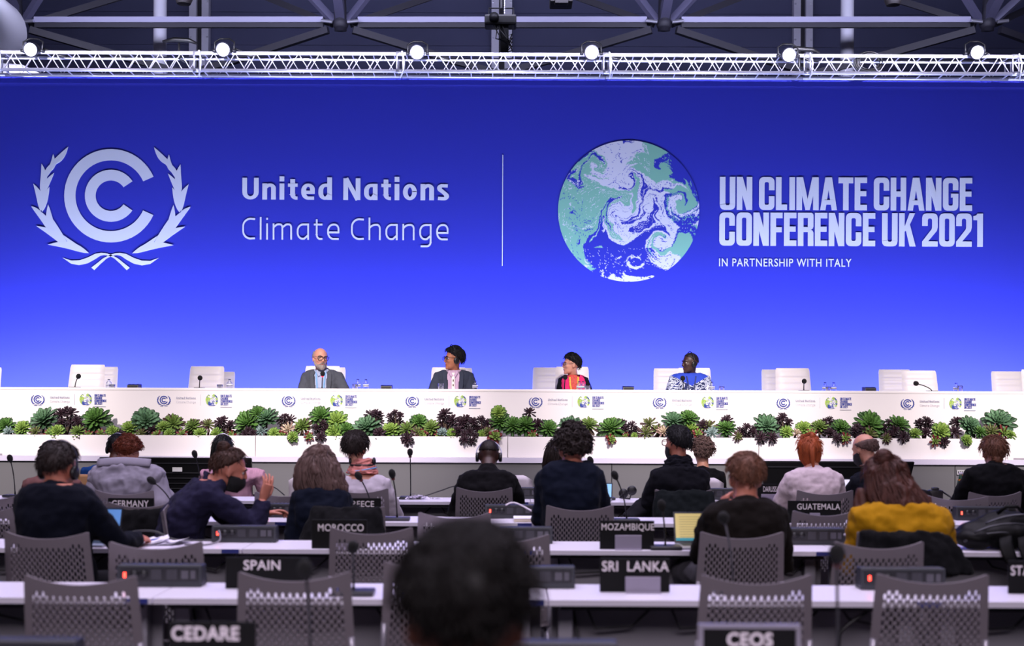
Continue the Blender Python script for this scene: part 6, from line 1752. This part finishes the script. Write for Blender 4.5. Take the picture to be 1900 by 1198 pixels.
P = person('dark-haired person in a pink top and silver headphones behind the bun-haired person', YE, (413, 834), (370, 494, 874), .98, YE+.05, 6, -8, 0, 0, sk='tan', top=mat('pink_stripe', 'b98aa0', .8, var=.25, vscale=22, stretch=(3, 1, .4)), fold=.008,
           hair=h_long(hb['black'], [(0, -.01, .09, .06, .06), (0, -.015, .04, .092, .1), (0, -.02, -.04, .102, .1), (0, -.025, -.12, .108, .09), (0, -.03, -.2, .10, .07), (0, -.03, -.24, .07, .05)], .014, -.8, .55, 120, .003, 61, .006, .6))
headphones(P, m_hps, -.01, .0055, -.012, .012)
# auburn hair, grey coat round the shoulders
P = person('auburn-haired person with a grey wool coat over the shoulders at the GERMANY sign', YD, (238, 842), (166, 306, 872), .98, YD+.12, 4, -18, 0, 0, sk='light', top=m_coatg, top_name='grey_coat', fold=.012, hood=.045, collar=.42, arms=tarms(.05, .05), hair=h_short(hb['auburn'], .024, -.7, .55, 500, .03, curl=True, amp=.010, seed=14, extra=bun((0, -.080, .03), .058)))
g = G(); a_ = at(300, 878, YD-.02); c_ = at(312, 940, YD-.1)
g.rings([(at(285, 874, YD+.02), (.09, 0, 0), (0, .08, 0)), (at(292, 905, YD), (.085, 0, 0), (0, .10, 0)), (at(296, 930, YD-.03), (.09, 0, 0), (0, .11, 0)), (at(298, 962, YD-.05), (.10, 0, 0), (0, .10, 0))], 22)
me = fuse(g, .01, 3); displace(me, .014, 9, (1, 1, .4), 3, 4); mesh_child('coat_skirt', me, m_coatg, P['body']); g = G()
g.rings([(at(185, 880, YD), (.07, 0, 0), (0, .08, 0)), (at(178, 905, YD-.02), (.085, 0, 0), (0, .10, 0)), (at(174, 935, YD-.03), (.08, 0, 0), (0, .11, 0))], 22)
me = fuse(g, .01, 3); displace(me, .014, 9, (1, 1, .4), 3, 4); mesh_child('coat_skirt', me, m_coatg, P['body'])
g = G(); g.rings([(P['S']+Vector((x, -.085-.02*math.cos(x*9), .075-.10*abs(x)**1.2)), (0, .018, .030), (0, .012, -.006)) for x in np.linspace(-.2, .2, 13)], 12); g.build('coat_collar', m_coatg, P['body'], True)
# bun-haired man leaning over, hand raised
Yb = 7.66
P = person('bun-haired person in indigo jacket and black mask leaning right with a raised hand', Yb, (425, 873), (345, 420, 903), 1.04, Yb+.02, -72, -16, 4, -66, pxp=338, Yp=Yb-.02, sk='pink', top=m_purp, hunch=.07, hood=.024, voxel=.009, fold=.012, collar=.25,
           arms=(((.02, .20, -.20), (-.02, .20, .05)), ((.02, .27, -.20), (-.02, .05, .17))), hands=((.5, 0), (.28, 0, (.30, .12, 1), (-.75, .55, .1), -1)), fine_hand=True,
           hair=h_short(hb['brown'], .014, -.80, .72, 420, .04, seed=15, soft=.35, extra=bun((-.0, -.070, .122), .040)))
mask(P, mat('mask_black', '0d0d10', .8)); face_bits(P, '2a1a14')
# long grey-brown hair, navy jacket (MOROCCO)
P = person('person with long wavy grey-brown hair in navy jacket at the MOROCCO sign', YC, (590, 868), (540, 652, 915), 1.0, YC+.06, 18, -6, 0, 10, sk='light', top=m_dnavy, hood=.022, arms=(((.05, .0, -.26), (.03, .06, -.06)), ((.05, .12, -.25), (-.1, .2, .03))), hands=((.35, 0), (.5, 0)), fine_hand=True,
           hair=h_long(hb['greybrown'], [(0, -.01, .10, .06, .07), (.0, -.015, .06, .112, .11), (0.0, -.02, .0, .136, .125), (.01, -.025, -.06, .150, .13), (.022, -.03, -.11, .165, .13), (.028, -.035, -.145, .158, .12), (.02, -.03, -.17, .12, .09)], .02, -.8, .55, 520, .004, 21, .022, 3.0))
# pink scarf
m_lav = cloth('jumper_lavender', 'b9b0bb')
P = person('short dark-haired person with pink scarf and pale jumper at the GREECE sign', YD, (659, 834), (618, 726, 890), .98, YD+.06, -6, -4, 0, 0, sk='light', top=m_lav, top_name='jumper', neck_open=.018, fold=.008, arms=tarms(.02, .03), hair=h_short(hb['dark_brown'], .028, -.92, .5, 600, .04, seed=16, amp=.006, soft=.3))
g = G(); n_ = P['S']+Vector((0, .02, .105)); g.rings([(n_+Vector((0, 0, z)), (a, 0, 0), (0, a*.95, 0)) for z, a in ((-.055, .125), (-.025, .112), (.0, .094), (.03, .080), (.055, .068))], 26)
me = fuse(g, .006, 1); displace(me, .012, 22, (1, 1, 3), 3, 2); mesh_child('scarf', me, cloth('scarf_pink', 'c98078'), P['body'])
g = G(); g.tube([n_+Vector((.112*math.cos(a), .105*math.sin(a), -.028+.018*math.cos(a))) for a in np.linspace(PI+.2, 2*PI-.2, 16)], .0055, 6); g.build('lanyard', mat('lanyard_blue', '6f9fd0', .6), P['body'], True)
g = G()
for sx in (-1, 1): g.ball(n_+Vector((sx*.088, -.01, .035)), (.016, .028, .032), 14, 10)
g.tube([n_+Vector((.09*math.sin(a), -.012-.075*math.cos(a), .01)) for a in np.linspace(-1.5, 1.5, 14)], .006, 8); g.build('headphones', m_hp, P['body'], True)
# bowed man with headphones
P = person('bald person with headphones in black suit bowing the head on the front row', YD, (907, 846), (848, 962, 884), 1.0, YD+.15, 0, -34, 0, 0, sk='dark', top=m_blk, hood=.024, hunch=.05, collar=.55, arms=(((.09, .10, -.24), (-.12, .2, .04)), ((.09, .10, -.24), (-.12, .2, .04))), hair=h_short(hairmat('hair_stubble', '1c1412'), .003, -.5, .62, 0, .01, amp=.001))
headphones(P, m_hps, 0, .0045, -.01, .0)
P = person('person with long dark curls beyond the front row, left of the curly-haired man', YE, (1031, 843), (1000, 1075, 890), .96, YE+.05, 10, -5, 0, 0, sk='light', top=cloth('brown_print', '3a2a2c'), hair=h_long(hb['dark_brown'], [(0, -.01, .09, .06, .06), (0, -.02, .03, .1, .1), (0, -.02, -.05, .115, .11), (0, -.02, -.12, .12, .1), (0, -.02, -.17, .1, .08)], .018, -.8, .55, 160, .004, 31, .012, 2.0))
# curly-haired man (MOZAMBIQUE)
P = person('person with thick curly dark hair in navy jacket at the MOZAMBIQUE sign', YC, (1062, 836), (994, 1122, 874), 1.04, YC+.06, 8, -6, 0, 3, sk='pink', top=m_dnavy, hood=.022, collar=.3, arms=(((.03, .08, -.26), (-.02, .2, -.02)), ((.08, .12, -.24), (-.02, .2, .0))), hair=h_short(hb['dark_brown'], .034, -.62, .5, 900, .03, curl=True, amp=.016, r=.0035, seed=17, freq=42))
# scarf and glasses
P = person('dark-haired person with glasses, scarf and black jacket seated sideways at the coat-covered chair', YD, (1257, 824), (1200, 1320, 877), 1.06, YD+.05, 28, 0, 0, 12, sk='pink', top=cloth('jacket_black', '0e0e14'), hood=.026, collar=.3, arms=(((.07, .06, -.25), (-.05, .2, .05)), ((.04, .12, -.26), (-.08, .2, .03))), hair=h_short(hb['black'], .016, -.88, .56, 500, .03, seed=18, soft=.42))
glasses(P, mat('glasses_thin', '6a4a48', .3)); mask(P, mat('mask_dark', '16161c', .8))
g = G(); n_ = P['S']+Vector((0, .01, .075)); g.rings([(n_+Vector((0, 0, z)), (a, 0, 0), (0, a*.95, 0)) for z, a in ((-.06, .13), (-.03, .125), (.0, .108), (.03, .098), (.055, .085))], 26)
me = fuse(g, .007, 1); displace(me, .014, 18, (1, 1, 3), 3, 5); mesh_child('scarf', me, cloth('scarf_dark', '14141b'), P['body'])
g = G(); kq = at(1192, 940, YD-.02); g.tube([P['Pv']+Vector((-.08, .05, 0)), P['Pv']+Vector((-.2, .15, .06)), kq+Vector((0, .02, 0)), kq+Vector((-.09, -.02, -.06)), kq+Vector((-.06, .06, -.32))], [.09, .085, .075, .062, .05], 16)
me = fuse(g, .014, 3); displace(me, .008, 14, (1, 1, 1), 2); mesh_child('crossed_leg', me, cloth('trousers_dark', '101014'), P['body'])
P = person('person with wavy greying brown hair in black jacket beyond the front row', YE, (1303, 840), (1262, 1345, 876), .98, YE+.05, 5, -4, 0, 0, sk='light', top=m_blk, collar=.3, hair=h_short(hb['greybrown'], .026, -.8, .5, 600, .03, curl=True, amp=.014, r=.003, seed=19, freq=40))
# short-haired man with the yellow-screened laptop
P = person('person with short light brown hair in dark brown jacket at the yellow-screened laptop', YB, (1383, 890), (1300, 1464, 944), 1.02, YB+.08, 4, -6, 0, 3, sk='pink', top=cloth('jacket_brown', '120e0c'), hood=.022, collar=.34, arms=(((.03, .20, -.22), (-.13, .03, .22)), ((.07, .12, -.25), (-.06, .2, .03))), hands=((.8, 0, (.15, .3, 1), (.8, .3, .0), -1), (.5, 0)), fine_hand=True, hair=h_short(hb['lightbrown'], .018, -.88, .60, 700, .03, seed=20, soft=.45))
g = G(); kq = at(1266, 1062, 6.78); g.tube([P['Pv']+Vector((-.08, .05, 0)), P['Pv']+Vector((-.16, .25, .05)), kq, kq+Vector((.05, .03, -.12)), kq+Vector((.10, .03, -.36))], [.09, .085, .068, .060, .048], 16)
me = fuse(g, .014, 3); displace(me, .007, 14, (1, 1, 1), 2); mesh_child('crossed_leg', me, cloth('trousers_grey', '47454b'), P['body'])
# red-haired woman
P = person('ginger-haired person with a top knot in a pale checked shirt at the GUATEMALA sign', YD, (1501, 838), (1454, 1564, 880), .98, YD+.06, 6, -4, 0, 0, sk='light', top=mat('pale_check', 'c9b7bd', .85, bump=.1, bscale=200, var=.12, vscale=50), top_name='shirt', hood=.020, collar=.36, arms=tarms(.03, .04), fold=.009,
           hair=h_long(hb['ginger'], [(0, .01, .10, .05, .05), (0, -.01, .06, .085, .09), (0, -.02, 0, .085, .085), (.0, -.035, -.06, .075, .06), (0, -.045, -.10, .045, .035)], .014, -.75, .58, 120, .003, 41, .007, .8, extra=bun((0, -.05, .118), .034)))
g = G(); h_ = P['H']; g.rings([(h_+Vector((.0, -.10, .07)), (.02, 0, 0), (0, .014, 0)), (h_+Vector((-.005, -.125, .0)), (.022, 0, 0), (0, .016, 0)), (h_+Vector((.0, -.12, -.06)), (.018, 0, 0), (0, .014, 0)), (h_+Vector((.008, -.115, -.125)), (.006, 0, 0), (0, .005, 0))], 12)
g.build('ponytail', hb['ginger'], P['body'], True)
# bald masked man
P = person('balding masked person in dark navy shirt looking down before the right floor monitor', YD+.02, (1604, 834), (1574, 1682, 886), 1.0, YD+.1, 34, -20, 0, 8, sk='light', top=cloth('shirt_dark', '0e1018'), hood=.02, collar=.4, arms=tarms(), hair=h_short(hb['greybrown'], .017, -1.05, .50, 250, .016, seed=22, top_thin=.05, soft=.30, cut=.42, top0=.12))
mask(P, mat('mask_dark', '16161c', .8))
# yellow jumper
m_must = cloth('jumper_mustard', 'a1740f', bump=.25, bscale=180)
P = person('person with long brown hair half up in a mustard yellow jumper at the right', YB, (1644, 898), (1572, 1772, 948), 1.06, YB+.10, 14, -16, -6, 4, pxp=1680, sk='light', top=m_must, top_name='jumper', hood=.026, fold=.012, arms=(((.02, .10, -.24), (-.03, .2, .0)), ((.07, .08, -.25), (-.04, .2, .0))),
           hair=h_long(hb['redbrown'], [(-.01, -.01, .10, .06, .06), (.0, -.02, .05, .105, .10), (.02, -.05, -.02, .13, .11), (.04, -.085, -.07, .148, .10), (.055, -.115, -.115, .145, .08), (.065, -.13, -.155, .115, .06), (.08, -.14, -.19, .07, .045)], .02, -.8, .55, 420, .0035, 51, .018, 2.4, extra=bun((-.02, -.065, .115), .048), tail=.08))
g = G(); h_ = P['H']; Rr = random.Random(8)
lock = [((-.10, .0, -.02), .045), ((-.125, -.02, -.10), .05), ((-.135, -.06, -.18), .045), ((-.14, -.08, -.25), .035), ((-.13, -.09, -.30), .012)]
g.rings([(h_+Vector(p), (r, 0, 0), (0, r*.7, 0)) for p, r in lock], 14)
me = fuse(g, .0075, 2); displace(me, .008, 26, (1, 1, .16), 3, 3); mesh_child('loose_lock', me, hb['redbrown'], P['body']); g = G()
lock2 = [((.13, -.09, -.08), .045), ((.17, -.115, -.16), .05), ((.19, -.13, -.21), .035), ((.20, -.135, -.25), .010)]
g.rings([(h_+Vector(p), (r, 0, 0), (0, r*.6, 0)) for p, r in lock2], 14)
me = fuse(g, .0075, 2); displace(me, .008, 26, (1, 1, .16), 3, 3); mesh_child('loose_lock', me, hb['redbrown'], P['body'])
# woman in black, far right
P = person('person with brown hair tied low in a black top at the far right', YD-.02, (1844, 842), (1790, 1902, 873), 1.0, YD+.06, -6, -8, 0, 0, sk='light', top=cloth('top_black', '0b0b0e'), top_name='top', hood=.02, collar=.3, arms=tarms(.03, .03), hair=h_short(hb['lightbrown'], .017, -.95, .55, 420, .05, seed=23, amp=.004, soft=.3, extra=bun((0, -.088, -.055), .036)))
# very near head, out of focus
P = person('blurred dark-haired head of a person right before the viewer', 1.66, (864, 1154), (700, 1030, 1330), .96, 1.66, 0, -8, 0, 0, sk='pink', top=cloth('suit_black2', '17151a'), hood=.02, arms=tarms(), voxel=.009, hair=h_short(hairmat('hair_darkest', '0c0706'), .017, -.85, .55, 900, .03, seed=25, soft=.4), collar=.3)

# ------------------------------------------------------------------ coats hung over chair backs
def chair_coat(key, top_px, base_px, label, m, seed, puff=.045):
    cx, Y = CH[key]; (l, r, ty), (bl, br, by) = top_px, base_px
    tl, tr = at(l, ty, Y), at(r, ty, Y); q0, q1 = at(bl, by, Y-.05), at(br, by, Y-.05)
    g = G(); R_ = []
    for s in np.linspace(0, 1, 8):
        x0 = tl.x+(q0.x-tl.x)*s**.9; x1 = tr.x+(q1.x-tr.x)*s**.9; z = tl.z+(q0.z-tl.z)*s
        R_.append((((x0+x1)/2, Y-.02-.06*s, z), ((x1-x0)/2, 0, 0), (0, (puff*.7 if s == 0 else puff+.05*s), 0)))
    g.rings(R_, 30, e=.6)
    me = fuse(g, .010, 4); displace(me, .016, 9, (1.2, 1, .4), 3, seed); displace(me, .006, 26, (1, 1, .4), 2, seed+1)
    base = Vector((cx, Y, q0.z)); co_set(me, co_get(me)-np.array(base))
    me.materials.append(m); me.polygons.foreach_set('use_smooth', [True]*len(me.polygons)); me.name = 'coat'
    o = link('coat', me, None, base); tag(o, label, 'coat'); return o
chair_coat('C0', (217, 312, 943), (205, 316, 1000), 'black coat over a chair behind the blue-screened laptop', cloth('coat_black', '050507'), 3)
chair_coat('C3', (585, 705, 940), (553, 718, 1003), 'dark coat over the chair at the MOROCCO sign', cloth('coat_charcoal', '0d0d0f'), 5)
chair_coat('D8', (1214, 1322, 909), (1212, 1330, 962), 'dark green-black coat over the chair of the person with the scarf', cloth('coat_greenblack', '0b1012'), 7)
chair_coat('B7', (1594, 1750, 984), (1584, 1806, 1062), 'black coat over the chair of the person in the yellow jumper', cloth('coat_black', '050507'), 9)
bpy.data.scenes.remove(TMP)
